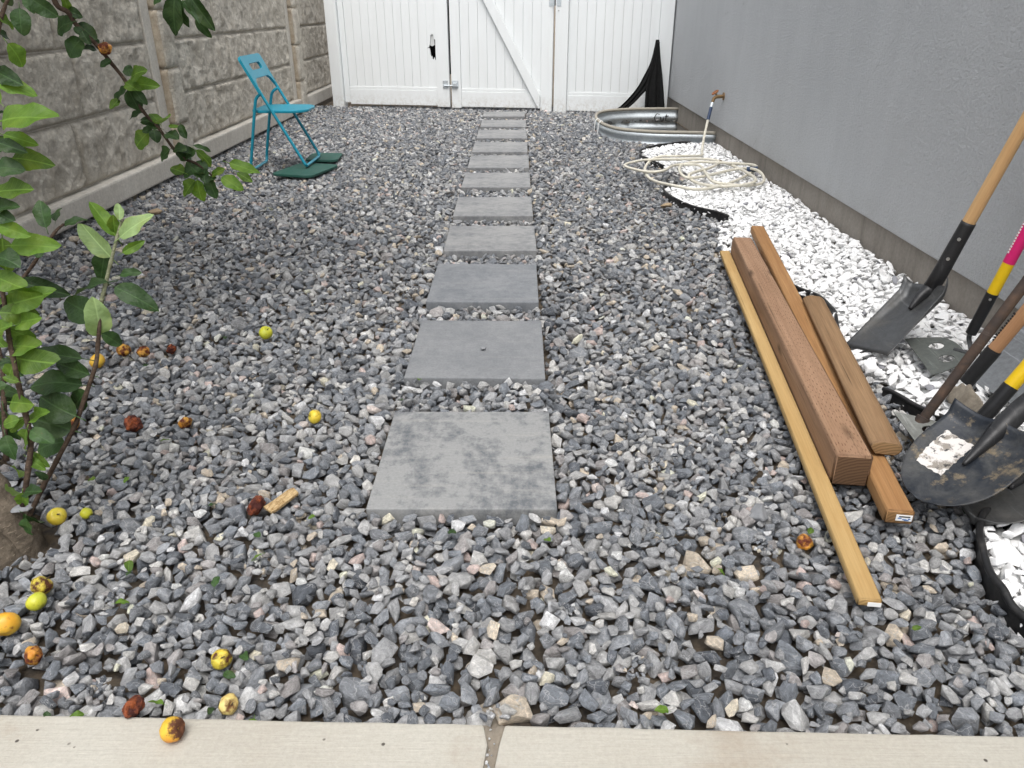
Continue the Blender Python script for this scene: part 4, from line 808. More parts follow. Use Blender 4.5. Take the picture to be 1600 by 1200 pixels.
# ------------------------------------------------------------------ garden tools leaning by the house
def mat_axes(o, x, y, z): m = Matrix((x, y, z)).transposed().to_4x4(); m.translation = o; return m
def pole(name, p0, p1, r0, r1, mat, par, n=14):
    p0 = Vector(p0); p1 = Vector(p1); L_ = (p1 - p0).length
    m = MB(); m.tube([(L_ * i / 10, 0, 0) for i in range(11)], [r0 + (r1 - r0) * i / 10 for i in range(11)], n)
    o = m.build(name, mat, smooth=True, local=True, matrix=None); o.parent = par; o.matrix_local = Matrix.Translation(-origin_of(par)) @ frame(p0, p1 - p0, (0, 1, 0)); return o
def along(a, b, t): return a + (b - a) * t
# square-mouth shovel
t1 = thing('square_shovel', 'square-mouth shovel with a pale wooden handle leaning on the wall', 'shovel', (1.18, 2.385, .02), 'garden tools')
tip = Vector((1.183, 2.385, .028)); J = Vector((1.41, 2.50, .185)); Wp = Vector((1.672, 2.375, 1.36))
ax = (J - tip).normalized(); sd_ = Vector((0.05, 1, 0)); sd_ = (sd_ - ax * sd_.dot(ax)).normalized(); nn = ax.cross(sd_); nn = nn if nn.z > 0 else -nn
LB = (J - tip).length
def sq(u, v):
    t = (u - .5) * 2; hw = .104 - .012 * v; s = LB * (v * 1.06) + (-.012 * abs(t) ** 3 if v < .01 else 0)
    side = max(0, abs(t) - .80) / .20
    back = max(0, v - .86) / .14
    return tip + ax * s + sd_ * t * hw + nn * (.034 * side ** 1.5 * v + .028 * back ** 1.4 - .006 * (1 - t * t) + .006 * math.exp(-(t / .12) ** 2) * v)
m = MB(); m.grid(sq, 28, 22); m.build('blade', M['dark_steel'], t1, smooth='all', solid=.0025)
hd = (Wp - J).normalized()
soc = catmull([tip + ax * LB * .70 + nn * .004, tip + ax * LB * .88 + nn * .014, J + ax * .015 + nn * .012, J + hd * .07 + nn * .0, J + hd * .17, J + hd * .26], 6)
MB().tube(soc, [.006 + .020 * min(1, i / 12) - .003 * max(0, (i - 16) / 14) for i in range(len(soc))], 14).build('socket', M['socket'], t1, smooth='all')
pole('handle', J + hd * .255, Wp, .0205, .0175, M['ash'], t1)
for s in (.13, .20): q = J + hd * s + Vector((-.012, -.020, .006)); MB().tube([q + Vector((.002, .003, 0)), q + Vector((-.003, -.0045, 0))], .0055, 8).build('rivet', M['rivet'], t1, smooth=True)
# plate with holes (mortar hoes)
def hoe_plate(par, O, ax, sx, outline, holes, mat, th=.003):
    nz = ax.cross(sx).normalized(); bm = bmesh.new()
    def lp(ps):
        vv = [bm.verts.new(O + ax * a + sx * b - origin_of(par)) for a, b in ps]; return [bm.edges.new((vv[i], vv[(i + 1) % len(vv)])) for i in range(len(vv))]
    ee = lp(outline)
    for (a, b, r_) in holes: ee += lp([(a + r_ * math.cos(x), b + r_ * math.sin(x)) for x in [2 * math.pi * i / 20 for i in range(20)]])
    bmesh.ops.triangle_fill(bm, edges=ee, use_beauty=True); me = bpy.data.meshes.new('hoe_plate'); bm.to_mesh(me); bm.free(); me.materials.append(mat)
    o = bpy.data.objects.new('hoe_plate', me); COL.objects.link(o); o.parent = par; md = o.modifiers.new('thickness', 'SOLIDIFY'); md.thickness = th; md.offset = 0; return o
t2 = thing('mixing_hoe', 'two-holed mixing hoe with a yellow and pink handle', 'hoe', (1.4, 2.3, .03), 'garden tools')
q0, q1, q2 = gnd(1414, 530, .050), gnd(1456, 586, .035), gnd(1509, 553, .075)
sxv = (q0 - q1); half = sxv.length / 2; sxv.normalize(); mid = (q0 + q1) / 2; axv = (q2 - mid); axv = (axv - sxv * axv.dot(sxv)).normalized(); LP = (q2 - mid).length
out = [(0, -half), (0, half), (.028, half * .97), (.065, half * .86)] + [(LP * .98 - .045 * (1 - math.sin(a)) * 1.1, half * .80 * math.cos(a)) for a in [math.pi * (.12 + .76 * i / 12) for i in range(13)]] + [(.065, -half * .86), (.028, -half * .97)]
hoe_plate(t2, mid, axv, sxv, out, [(LP * .52, half * .34, .0225), (LP * .52, -half * .36, .0225)], M['plate'])
neck = catmull([mid + axv * (LP - .025), q2 + Vector((.012, -.004, .004)), gnd(1516, 541, .085), gnd(1514, 527, .10), gnd(1519, 516, .125)], 6)
MB().tube(neck, .0075, 10).build('neck', M['dark_steel'], t2, smooth=True)
Ja = gnd(1517, 521, .12); Wa = Vector((1.674, 2.145, 1.50)); L_ = (Wa - Ja).length
def on_line(px, A_, B_):                                        # where along A_-B_ a measured row falls
    best = min(range(2001), key=lambda i: abs((lambda p: (600 - FPX * (np.array(p - camo.location) @ _u) / (np.array(p - camo.location) @ _f)))(along(A_, B_, i / 2000)) - px)); return best / 2000
ta, tb = on_line(458, Ja, Wa), on_line(411, Ja, Wa)
pole('grip_sleeve', Ja, along(Ja, Wa, ta), .0165, .0185, M['black_plastic'], t2); pole('yellow_collar', along(Ja, Wa, ta), along(Ja, Wa, tb), .0172, .0172, M['yellow'], t2)
pk = pole('pink_label', along(Ja, Wa, tb), along(Ja, Wa, tb + .22), .0176, .0176, M['pink'], t2); pole('handle', along(Ja, Wa, tb + .22), Wa, .0168, .0168, M['yellow'], t2)
for i in range(16):
    hh_ = .012 if i % 4 else .005
    MB().box((.03 + .009 * i, -.0188, .001 - .003), (.03 + .009 * i + .0055, -.0172, .003)).build('white_print', M['white_label'], pk, local=True)
q = along(Ja, Wa, ta * .86) + Vector((-.008, -.0165, .004)); MB().tube([q, q + Vector((-.002, -.003, 0))], .004, 8).build('rivet', M['rivet'], t2)
# rusty pole hoe
t3 = thing('rusty_hoe', 'one-holed hoe with a dark rusty pole crossing the other handles', 'hoe', (1.12, 1.87, .03), 'garden tools')
b0 = gnd(1437, 662, .035); Wb = Vector((1.672, 1.875, 1.325)); pole('pole', b0, Wb, .0135, .0155, M['rust_rod'], t3)
q0, q1 = gnd(1396, 644, .045), gnd(1446, 712, .02); q2 = gnd(1478, 668, .05); sxv = (q0 - q1); half = sxv.length / 2; sxv.normalize(); mid = (q0 + q1) / 2; axv = q2 - mid; axv = (axv - sxv * axv.dot(sxv)).normalized()
hoe_plate(t3, mid, axv, sxv, [(0, -half), (0, half), (.03, half * .8), (.075, half * .42), (.105, half * .1), (.115, -half * .4), (.10, -half * .8), (.05, -half)], [(.052, half * .02, .016)], M['plate2'])
MB().tube([b0 + Vector((-.014, -.008, -.026)), b0 + Vector((.008, 0, .02))], .019, 10).build('ferrule', M['rust_rod'], t3, smooth=True)
# wooden handled hoe with mud
t4 = thing('muddy_hoe', 'mud-caked hoe with a tan wooden handle and black ferrule', 'hoe', (1.33, 2.05, .03), 'garden tools')
Jc = gnd(1510, 598, .085); Wc_ = Vector((1.672, 1.86, 1.10)); tc_ = on_line(546, Jc, Wc_)
pole('ferrule', Jc, along(Jc, Wc_, tc_), .0195, .0215, M['socket'], t4); hd4 = pole('handle', along(Jc, Wc_, tc_), Wc_, .0185, .0175, M['handle2'], t4)
for i in range(12): MB().box((.02 + .008 * i, -.0192, .004), (.02 + .008 * i + .005, -.0172, .0085 + .002 * (i % 3))).build('black_print', M['ink'], hd4, local=True)
q0, q1, q2, q3 = gnd(1487, 607, .06), gnd(1520, 606, .09), gnd(1553, 660, .06), gnd(1478, 626, .03)
def mud(u, v):
    a = q0.lerp(q1, u); b = q3.lerp(q2, u); p = a.lerp(b, v); return p + Vector((0, 0, .012 * math.sin(u * 3.1) * (1 - v) + .004 * math.sin(17 * u + 9 * v)))
m = MB(); m.grid(mud, 14, 8); m.build('blade', M['mudplate'], t4, smooth='all', solid=.005)
m = MB(); m.tube(catmull([q3, gnd(1505, 636, .04), gnd(1530, 648, .055), q2], 6), .004, 6); m.build('blade_rim', M['dark_steel'], t4, smooth=True)
# upper black digging shovel
def dig_shovel(par, tip, S, side, Wt, tipw=.12, dish=.030, bl=None, sticker=False, elb=.05):
    ax = (S - tip).normalized(); LB = (S - tip).length; sv = Vector(side); sv = (sv - ax * sv.dot(ax)).normalized(); nn = ax.cross(sv); nn = nn if nn.z > 0 else -nn
    def half(s): return tipw * (1 - (1 - min(1, s / .62)) ** 2.3) ** .5 if s < .62 else tipw * (1 - .05 * (s - .62) / .38)
    def bf(u, v, lift=0):
        t = (u - .5) * 2; s = max(.004, v); back = max(0, s - .90) / .10
        return tip + ax * (LB * s) + sv * (t * half(s)) + nn * (dish * (t * t) * min(1, s * 1.6 + .15) - dish * .35 * math.sin(min(1, s) * math.pi) + .024 * back * (1 - .0 * t) + lift + .018 * s * math.exp(-(t / (.16 + .1 * s)) ** 2) * max(0, s - .3))
    m = MB(); m.grid(bf, 30, 34); b = m.build('blade', bl or M['blade'], par, smooth='all', solid=.0025)
    if sticker:
        def stf(u, v):
            uu = .12 + .29 * u; vv = .34 + .42 * v
            j_ = .005 * math.sin(v * 31) + .004 * math.sin(v * 57 + 1)
            return bf(uu + (j_ if u < .01 or u > .99 else 0), vv + (.005 * math.sin(u * 23) if v < .01 or v > .99 else 0), .0022)
        m = MB(); m.grid(stf, 14, 18); m.build('torn_sticker', M['sticker'], b, smooth='all')
    hd = (Wt - S).normalized()
    sc = catmull([tip + ax * LB * .52 + nn * .000, tip + ax * LB * .75 + nn * .008, S + nn * .016, S + ax * elb + nn * .018 + hd * .02, S + ax * elb + hd * .12, S + ax * elb + hd * .24], 6)
    MB().tube(sc, [.004 + .021 * min(1, i / 13) for i in range(len(sc))], 14).build('socket', M['socket'], par, smooth='all')
    pole('handle', sc[-2], Wt, .0195, .0185, M['ash'], par)
    return sc
t6 = thing('yellow_shovel', 'digging shovel with yellow collar lying under the black shovel', 'shovel', (1.1, 1.5, .02), 'garden tools')
t5 = thing('digging_shovel', 'black round-point digging shovel with a torn white sticker on its blade', 'shovel', (.95, 1.5, .02), 'garden tools')
dig_shovel(t5, Vector((.932, 1.475, .045)), Vector((1.160, 1.600, .155)), (.36, -.93, .03), Vector((1.672, 1.60, 1.03)), .122, .032, None, True)
Jd = gnd(1533, 656, .10); Wd = Vector((1.672, 1.80, .955)); td = on_line(603, Jd, Wd)
pole('grip_sleeve', Jd, along(Jd, Wd, td), .0195, .020, M['black_plastic'], t6); pole('yellow_collar', along(Jd, Wd, td), Wd, .0188, .0185, M['yellow'], t6)
S6 = Vector((1.26, 1.60, .055)); T6 = Vector((1.05, 1.445, .0)); ax6 = (S6 - T6).normalized()
def bf6(u, v):
    t = (u - .5) * 2; hw = .10 * (1 - (1 - min(1, v / .6)) ** 2.2) ** .5 if v < .6 else .10; sv = Vector((.55, -.83, 0))
    return T6 + ax6 * (.27 * v) + sv * (t * hw) + Vector((0, 0, .022 * t * t))
m = MB(); m.grid(bf6, 20, 20); m.build('blade', M['dark_steel'], t6, smooth='all', solid=.0025)
MB().tube(catmull([T6 + ax6 * .16 + Vector((0, 0, .006)), S6, along(S6, Jd, .5) + Vector((.012, -.006, 0)), Jd], 6), [.006 + .013 * min(1, i / 8) for i in range(19)], 12).build('socket', M['socket'], t6, smooth='all')
# grey sheet leaning on the foundation behind the tools
m = MB(); qa = [Vector((1.43, 2.165, .012)), Vector((1.50, 1.86, .012)), Vector((1.68, 1.88, .25)), Vector((1.682, 2.40, .19))]
m.grid(lambda u, v: qa[0].lerp(qa[1], u).lerp(qa[3].lerp(qa[2], u), v), 6, 6)
tag(m.build('grey_metal_sheet', M['grey_sheet'], solid=.003), 'flat grey metal sheet leaning on the foundation behind the tools', 'metal sheet')

# ------------------------------------------------------------------ apple tree
def leaf_mesh(seed, width, curl, fold):
    rr = random.Random(seed); n, mm = 14, 6; bnd = rr.uniform(-.16, .16); twi = rr.uniform(-.9, .9); asy = rr.uniform(-.12, .12); vs = []; fs = []
    for i in range(n + 1):
        s = i / n; hw = width * (math.sin(math.pi * s ** .86) ** .62) * (1 - .12 * s) if 0 < s < 1 else 0
        hw *= 1 + .02 * (-1) ** i
        for j in range(mm + 1):
            t = j / mm * 2 - 1; bend = bnd * (s - .2) ** 2; tw = twi * (s - .3) * hw * t; vs.append((s, hw * t * (1 + asy * t) + bend, fold * abs(t) * hw - curl * (s - .3) ** 2 + tw + .06 * math.sin(s * 11 + seed) * t * abs(t) * min(1, 3 * s * (1 - s) * 1.3)))
    for i in range(n):
        for j in range(mm): fs.append((i * (mm + 1) + j, (i + 1) * (mm + 1) + j, (i + 1) * (mm + 1) + j + 1, i * (mm + 1) + j + 1))
    m = MB(); m.add(vs, fs); m.tube([(-.22, 0, -.05), (-.1, 0, -.03), (.02, 0, -curl * .08)], .012, 5)
    me = bpy.data.meshes.new('leaf'); me.from_pydata([tuple(v) for v in m.v], [], m.f); bm = bmesh.new(); bm.from_mesh(me); bmesh.ops.remove_doubles(bm, verts=bm.verts, dist=1e-5); bm.to_mesh(me); bm.free()
    for p in me.polygons: p.use_smooth = True
    return me
LM = {}
for t in 'bdp':
    LM[t] = []
    for q in range(5):
        me = leaf_mesh(q + 10 * ord(t), (.26, .29, .25, .32, .28)[q], (.2, .35, .1, .5, .28)[q], (.3, .18, .42, .15, .28)[q]); me.materials.append(M['leaf_' + t]); LM[t].append(me)
rl = random.Random(21)
def leaf(par, B, T, typ, wide=1.0, nh=None):
    B = Vector(B); T = Vector(T); o = bpy.data.objects.new('leaf', rl.choice(LM[typ])); COL.objects.link(o)
    nh = Vector(nh) if nh else Vector((rl.uniform(-.5, .5), rl.uniform(-1.1, -.35), rl.uniform(.35, 1.0)))
    f = frame(B, T - B, nh); L_ = (T - B).length; o.parent = par
    o.matrix_local = Matrix.Translation(-origin_of(par)) @ f @ Matrix.Diagonal((L_, L_ * wide, L_, 1)); return o
tr = thing('apple_tree', 'young apple tree with leafy shoots growing at the left edge', 'tree', (-1.14, 1.40, -.05))
tk = MB(); P = catmull([(-1.135, 1.40, -.10), (-1.15, 1.40, .02), (-1.185, 1.415, .10), (-1.24, 1.44, .22), (-1.31, 1.47, .42), (-1.42, 1.55, .85), (-1.50, 1.65, 1.3)], 8)
tk.tube(P, [.062 - .020 * (i / (len(P) - 1)) + .010 * max(0, 1 - i / 7) + .003 * math.sin(i * 1.3) for i in range(len(P))], 20)
P = catmull([(-1.125, 1.36, -.12), (-1.15, 1.345, .0), (-1.21, 1.335, .05), (-1.33, 1.33, .13), (-1.55, 1.32, .45), (-1.75, 1.30, 1.0)], 8)
tk.tube(P, [.050 - .016 * (i / (len(P) - 1)) + .008 * max(0, 1 - i / 6) for i in range(len(P))], 18)
P = catmull([(-1.48, 1.62, 1.2), (-1.62, 1.95, 1.32), (-1.72, 2.3, 1.28), (-1.74, 2.55, 1.18)], 8); tk.tube(P, [.03 - .02 * i / (len(P) - 1) for i in range(len(P))], 10)
P = catmull([(-1.60, 1.9, 1.32), (-1.45, 2.15, 1.36), (-1.18, 2.38, 1.22), (-1.12, 2.42, 1.13)], 8); tk.tube(P, [.02 - .015 * i / (len(P) - 1) for i in range(len(P))], 8)
tk.build('trunk', M['bark'], tr, smooth='all')
# the crown above: limbs and a mass of leaves that shade the ground on this side
for i, (x, y, z) in enumerate([(-2.1, 1.9, 1.9), (-1.1, 2.3, 2.0), (-1.5, 3.0, 2.1), (-2.0, 3.3, 1.8), (-1.3, 1.5, 2.3), (-1.9, 2.5, 2.4)]):
    P = catmull([(-1.50, 1.65, 1.28), (-1.55 + (x + 1.55) * .4, 1.7 + (y - 1.7) * .35, 1.55), (x, y, z)], 6); MB().tube(P, [.026 - .020 * j / (len(P) - 1) for j in range(len(P))], 8).build('limb', M['bark'], tr, smooth='all')
rc_ = random.Random(77); m = MB()
cl = [(rc_.gauss(-1.75, .42), rc_.gauss(2.55, .75), rc_.uniform(1.45, 2.5), rc_.uniform(.14, .30)) for _ in range(75)]
for cx_, cy_, cz_, cr_ in cl:
    for _ in range(46):
        c0 = Vector((cx_ + rc_.gauss(0, cr_), cy_ + rc_.gauss(0, cr_), max(1.30, cz_ + rc_.gauss(0, cr_ * .7)))); a_ = Vector((rc_.uniform(-1, 1), rc_.uniform(-1, 1), rc_.uniform(-.8, .3))).normalized(); L1 = rc_.uniform(.055, .09)
        b_ = a_.cross(Vector((rc_.uniform(-.4, .4), rc_.uniform(-.4, .4), 1))).normalized() * L1 * .28; up_ = a_.cross(b_).normalized() * L1 * .06
        m.add([c0, c0 + a_ * L1 * .4 + b_ + up_, c0 + a_ * L1 * .4 - b_ + up_, c0 + a_ * L1 * .4, c0 + a_ * L1 * .75 + b_ * .7, c0 + a_ * L1 * .75 - b_ * .7, c0 + a_ * L1], [(0, 3, 1), (0, 2, 3), (3, 4, 1), (3, 2, 5), (3, 6, 4), (3, 5, 6)])
crn = m.build('crown', M['leaf_d'], tr, smooth='all'); crn['kind'] = 'stuff'
def shoot(name, pts, Ys, r0, r1, mat):
    n = len(pts); yy = [Ys[0] + (Ys[1] - Ys[0]) * i / (n - 1) for i in range(n)]
    P = catmull([atY(a, b, y) for (a, b), y in zip(pts, yy)], 5); m = MB()
    m.tube(P, [r0 + (r1 - r0) * i / (len(P) - 1) + (.0008 if i % 5 == 0 else 0) for i in range(len(P))], 8)
    o = m.build(name, mat, tr, smooth='all'); return o, list(zip(pts, yy))
def depth_at(path, p): return min(path, key=lambda q: (q[0][0] - p[0]) ** 2 + (q[0][1] - p[1]) ** 2)[1]
def leaves(sh, path, lst):
    for l in lst:
        bx, by, tx, ty, typ = l[:5]; wide = l[5] if len(l) > 5 else 1.0; y = depth_at(path, (bx, by)) + rl.uniform(-.02, .02)
        leaf(sh, atY(bx, by, y), atY(tx, ty, y + rl.uniform(-.035, .03)), typ, wide)
sA, pA = shoot('shoot', [(36, 790), (45, 727), (48, 689), (40, 647), (29, 601), (20, 556), (15, 534), (8, 482), (3, 451), (-9, 400), (-14, 300), (-14, 200), (-10, 110), (4, 20), (30, -30)], (1.36, 1.56), .0062, .003, M['twig'])
leaves(sA, pA, [(-10, 350, 48, 369, 'b'), (15, 383, 90, 384, 'b', .9), (24, 468, 81, 456, 'b', .8), (-2, 488, 62, 492, 'b', 1.0), (24, 505, 63, 496, 'b'), (17, 540, 54, 541, 'b', 1.1), (-8, 432, 32, 449, 'b', 1.1), (3, 372, 8, 428, 'b', 1.1), (-10, 300, 51, 294, 'b', 1.1), (-8, 262, 33, 262, 'd', 1.2), (16, 246, 73, 253, 'b', .8), (5, 210, 60, 226, 'b', .9), (-6, 222, 42, 238, 'd', .9), (0, 187, 77, 178, 'b', 1.0), (-8, 180, 18, 171, 'd'), (13, 68, 42, 106, 'b', 1.2), (-10, 128, 53, 140, 'b', .8), (-10, 110, 34, 132, 'd'), (-8, 45, 20, 64, 'd', .9), (-10, 18, 25, 46, 'b', .8), (30, 12, 33, 55, 'd', 1.3), (43, -6, 92, 27, 'd', 1.2), (41, -6, 50, 20, 'd', 1.3), (8, -8, 16, 8, 'd', 1.4), (20, 559, 84, 569, 'b', 1.0), (16, 628, 49, 631, 'b', 1.2), (30, 655, 2, 664, 'b', 1.2), (41, 671, 37, 702, 'b', 1.0), (22, 730, 32, 744, 'b'), (35, 770, 36, 792, 'b', 1.2), (38, 769, 64, 767, 'd'), (40, 810, 46, 838, 'd', 1.2), (20, 570, 10, 595, 'b', 1.2), (-12, 330, 20, 345, 'd', 1.2), (-10, 400, 24, 408, 'd', 1.2), (-14, 240, 12, 215, 'd', 1.2), (-12, 520, 6, 545, 'b', 1.2), (0, 160, -30, 130, 'b'), (-10, 90, -40, 70, 'd'), (-8, 460, -50, 440, 'b'), (10, 600, -30, 612, 'd')])
ra = random.Random(5); extra = []
for (ax_, ay_), _y in pA[:-2]:                              # more young leaves up the near shoot
    for _ in range(2):
        bx_, by_ = ax_ + ra.uniform(-4, 4), ay_ + ra.uniform(-28, 28); an = ra.choice((ra.uniform(-.5, .7), ra.uniform(2.4, 3.6))); ln = ra.uniform(26, 58) * (1 if by_ < 600 else .7)
        extra.append((bx_, by_, bx_ + ln * math.cos(an), by_ + ln * math.sin(an), 'b' if ra.random() < .65 else 'd', ra.uniform(.7, 1.05)))
leaves(sA, pA, extra)
sB, pB = shoot('shoot', [(45, 808), (67, 761), (88, 721), (117, 665), (133, 620), (149, 572), (153, 540), (158, 470)], (1.40, 1.55), .0055, .0042, M['twig'])
leaves(sB, pB, [(152, 496, 95, 466, 'd', 1.2), (156, 526, 150, 468, 'p', 1.1), (160, 521, 193, 541, 'd'), (140, 585, 85, 566, 'd', .9), (133, 612, 112, 640, 'd', 1.2), (112, 672, 47, 652, 'd', 1.5), (100, 690, 52, 700, 'd', 1.5), (128, 600, 40, 594, 'd', .9), (118, 650, 53, 618, 'd', 1.1), (128, 560, 41, 548, 'd', .7), (75, 748, 55, 738, 'd')])
sB2, pB2 = shoot('shoot_tip', [(158, 472), (165, 444), (173, 410), (183, 371), (190, 346)], (1.55, 1.58), .0048, .0028, M['green_twig'])
leaves(sB2, pB2, [(181, 369, 139, 314, 'b', .8), (187, 344, 186, 316, 'p', .9), (186, 371, 234, 334, 'p', .8), (173, 402, 122, 346, 'p', .85), (191, 395, 226, 376, 'b', .8), (180, 364, 176, 336, 'b', 1.2), (165, 390, 155, 443, 'd', .9), (186, 430, 219, 423, 'd', .8), (178, 447, 245, 481, 'd', .75), (168, 440, 110, 458, 'd', .5), (192, 370, 205, 345, 'b', 1.0)])
sC, pC = shoot('shoot', [(10, 720), (6, 633), (5, 593), (0, 556), (-14, 480)], (1.48, 1.62), .006, .004, M['twig'])
leaves(sC, pC, [(6, 640, 30, 690, 'd', 1.2), (4, 600, 26, 640, 'd', 1.2), (2, 560, 34, 590, 'd'), (8, 680, 22, 720, 'd', 1.2)])
sD, pD = shoot('shoot', [(10, 490), (28, 447), (52, 413), (85, 364), (99, 351)], (1.55, 1.72), .0045, .0028, M['twig'])
leaves(sD, pD, [(72, 356, 61, 311, 'd', 1.2), (86, 345, 91, 322, 'd', 1.3), (99, 351, 134, 341, 'd', .9), (28, 440, 109, 461, 'd', .8), (24, 406, 18, 386, 'd', 1.2), (52, 398, 74, 388, 'd', 1.2)])
sH, pH = shoot('hanging_branch', [(70, -50), (87, 5), (106, 19), (121, 41), (152, 71), (171, 95), (197, 128), (223, 173), (247, 199), (270, 231), (286, 247), (306, 255), (324, 269), (337, 278)], (2.55, 2.75), .008, .0035, M['twig'])
leaves(sH, pH, [(113, 34, 82, 45, 'd', 1.5), (121, 36, 150, 62, 'd', 1.5), (127, 60, 103, 86, 'd', 1.7), (150, 76, 131, 75, 'd', 1.6), (106, 18, 101, -6, 'b', 1.1), (117, 30, 120, 13, 'b', 1.5), (199, 137, 177, 163, 'd', 1.5), (200, 140, 219, 174, 'd', 1.5), (209, 140, 228, 164, 'd', 1.0), (202, 130, 246, 134, 'b', .9), (203, 122, 223, 106, 'b', 1.3), (203, 119, 197, 98, 'd', 1.1), (186, 155, 172, 170, 'b', 1.2), (243, 191, 219, 187, 'd', 1.2), (250, 193, 235, 174, 'b', 1.3), (252, 191, 260, 177, 'b', 1.5), (238, 201, 222, 206, 'd', 1.6), (232, 206, 210, 229, 'b', 1.5), (240, 202, 244, 223, 'd', 1.6), (261, 207, 279, 217, 'd', 1.5), (263, 197, 281, 198, 'b', .7), (282, 194, 291, 217, 'd', 1.3), (265, 233, 249, 249, 'd', 1.6), (274, 235, 293, 252, 'd', 1.5), (290, 246, 307, 259, 'd', 1.5), (306, 234, 332, 260, 'b', 1.0), (288, 270, 265, 261, 'b', 1.5), (304, 281, 285, 308, 'b', 1.3), (308, 281, 314, 316, 'b', 1.4), (326, 278, 338, 311, 'd', 1.4), (319, 266, 319, 286, 'd', 1.5), (346, 276, 379, 297, 'b', 1.1), (358, 254, 406, 270, 'b', .8), (370, 270, 395, 284, 'b', 1.1), (301, 227, 330, 235, 'd', .5), (314, 250, 313, 273, 'd', 1.6), (300, 262, 318, 278, 'd', 1.5), (330, 275, 350, 262, 'b', 1.0), (128, 48, 140, 70, 'd', 1.3), (277, 228, 300, 240, 'd', 1.3)])
extra = []
for (ax_, ay_), _y in pH[2:]:
    for _ in range(1):
        an = ra.uniform(0, 6.28); ln = ra.uniform(16, 30); extra.append((ax_ + ra.uniform(-4, 4), ay_ + ra.uniform(-4, 4), ax_ + ln * math.cos(an), ay_ + ln * math.sin(an), 'd' if ra.random() < .65 else 'b', ra.uniform(1.0, 1.4)))
leaves(sH, pH, extra)
sT, pT = shoot('hanging_branch', [(255, -60), (262, -20), (275, -5), (290, 12), (308, 30)], (2.40, 2.46), .006, .0025, M['twig'])
leaves(sT, pT, [(272, -4, 271, 58, 'd', 1.1), (279, -2, 288, 46, 'd', .8), (306, 28, 330, 61, 'd', .8), (292, -12, 336, 49, 'd', .75), (262, -14, 236, 2, 'd', 1.0), (285, 0, 312, 36, 'd', .6)])

# ------------------------------------------------------------------ apples
def apple(px, py, rpx, kind, label, z=None, squash=1.0, stem=True, seed=0, where=None, tilt=None):
    q = gnd(px, py, .01) if where is None else Vector(where)
    zc = (np.array(q - camo.location) @ _f); r = rpx / FPX * zc
    if z is None and where is None: q = Vector((q.x, q.y, hgt(q.x, q.y, r * .8, 88) + r * squash * .76)); g2_ = gnd(px, py, q.z); q.x, q.y = g2_.x, g2_.y
    elif where is None: q = gnd(px, py, z + r * squash * .93)
    rr = random.Random(seed + px); e1, e2 = rr.uniform(.88, 1.06), rr.uniform(.9, 1.06); o = thing('apple', label, 'apple', q, 'apples')
    rough = {'red': .17, 'orange': .12, 'bruised': .07, 'pale': .07, 'bitten': .05}.get(kind, .025); sx_ = rr.random() * 9
    m = MB()
    def fn(u, v):
        th = u * 2 * math.pi; ph = v * math.pi; rad = math.sin(ph) * (1 + .05 * math.cos(ph)); zz = math.cos(ph) * .92
        dim = .26 * math.exp(-(ph / .36) ** 2); zz -= dim; zz += .15 * math.exp(-((math.pi - ph) / .32) ** 2)
        ns = 1 + rough * (math.sin(3 * th + sx_) * math.sin(4 * ph + sx_) + .6 * math.sin(7 * th + 2 * sx_ + 3 * ph) * math.sin(6 * ph)) * math.sin(ph) + .03 * math.sin(5 * th) * math.sin(ph) * max(0, -math.cos(ph))
        return q + Vector((r * e1 * rad * math.cos(th) * ns, r * e2 * rad * math.sin(th) * ns, r * zz * ns * squash))
    m.grid(fn, 28, 20); b = m.build('flesh', AP[kind], o, smooth='all')
    bm = bmesh.new(); bm.from_mesh(b.data); bmesh.ops.remove_doubles(bm, verts=bm.verts, dist=1e-5); bm.to_mesh(b.data); bm.free()
    if stem: MB().tube([q + Vector((0, 0, r * .62 * squash)), q + Vector((r * .1, 0, r * .85 * squash)), q + Vector((r * .3, r * .1, r * 1.15 * squash))], r * .06, 6).build('stem', M['twig'], o, smooth=True)
    o.rotation_euler = tilt if tilt else (rr.uniform(-1.1, 1.1), rr.uniform(-1.1, 1.1), rr.uniform(0, 6)); return o
apple(415, 520, 11, 'yg', 'small yellow-green apple farthest back on the open gravel, left of the path')
apple(492, 651, 11, 'y', 'small yellow apple on the gravel just left of the nearest paver', seed=2)
apple(89, 807, 14.5, 'y', 'yellow apple beside the base of the tree trunk', seed=3)
apple(135, 802, 10, 'yg', 'half-buried greenish apple just right of the one at the trunk', seed=4, stem=False)
apple(269, 1140, 20, 'bitten', 'yellow and red apple with a brown end lying on the concrete strip', z=0.0, seed=5, tilt=(.35, 1.15, .25), stem=False)
apple(209, 1104, 17, 'red', 'shrivelled red-brown apple touching the concrete strip', z=-.006, squash=.92, stem=False, seed=6)
apple(357, 1101, 16, 'pale', 'pale yellow apple with brown spots near the concrete strip', seed=7)
apple(346, 1030, 17, 'bruised', 'yellow apple with a dark bruised top beside green leaves', seed=8)
apple(65, 915, 16, 'bruised', 'bruised yellow apple, upper of the touching pair at the left', seed=9)
apple(57, 940, 15, 'yg', 'yellow-green apple, lower of the touching pair at the left', seed=10)
apple(9, 975, 20, 'yo', 'large orange-yellow apple cut by the left edge of the photo', seed=11)
apple(52, 1024, 14.5, 'orange', 'half-rotten yellow and red apple near the left edge above the strip', seed=12, stem=False)
apple(400, 790, 16, 'red', 'collapsed dark red apple beside the wood chip', squash=.8, stem=False, seed=13)
apple(1257, 847, 13, 'orange', 'rotten orange apple left of the yellow wood strip', squash=.85, seed=14, stem=False)
apple(193, 547, 11, 'orange', 'brown-orange rotten apple, left of a pair behind the tall shoot', seed=15, stem=False)
apple(224, 550, 9.5, 'orange', 'small orange apple, right of a pair behind the tall shoot', seed=16, stem=False)
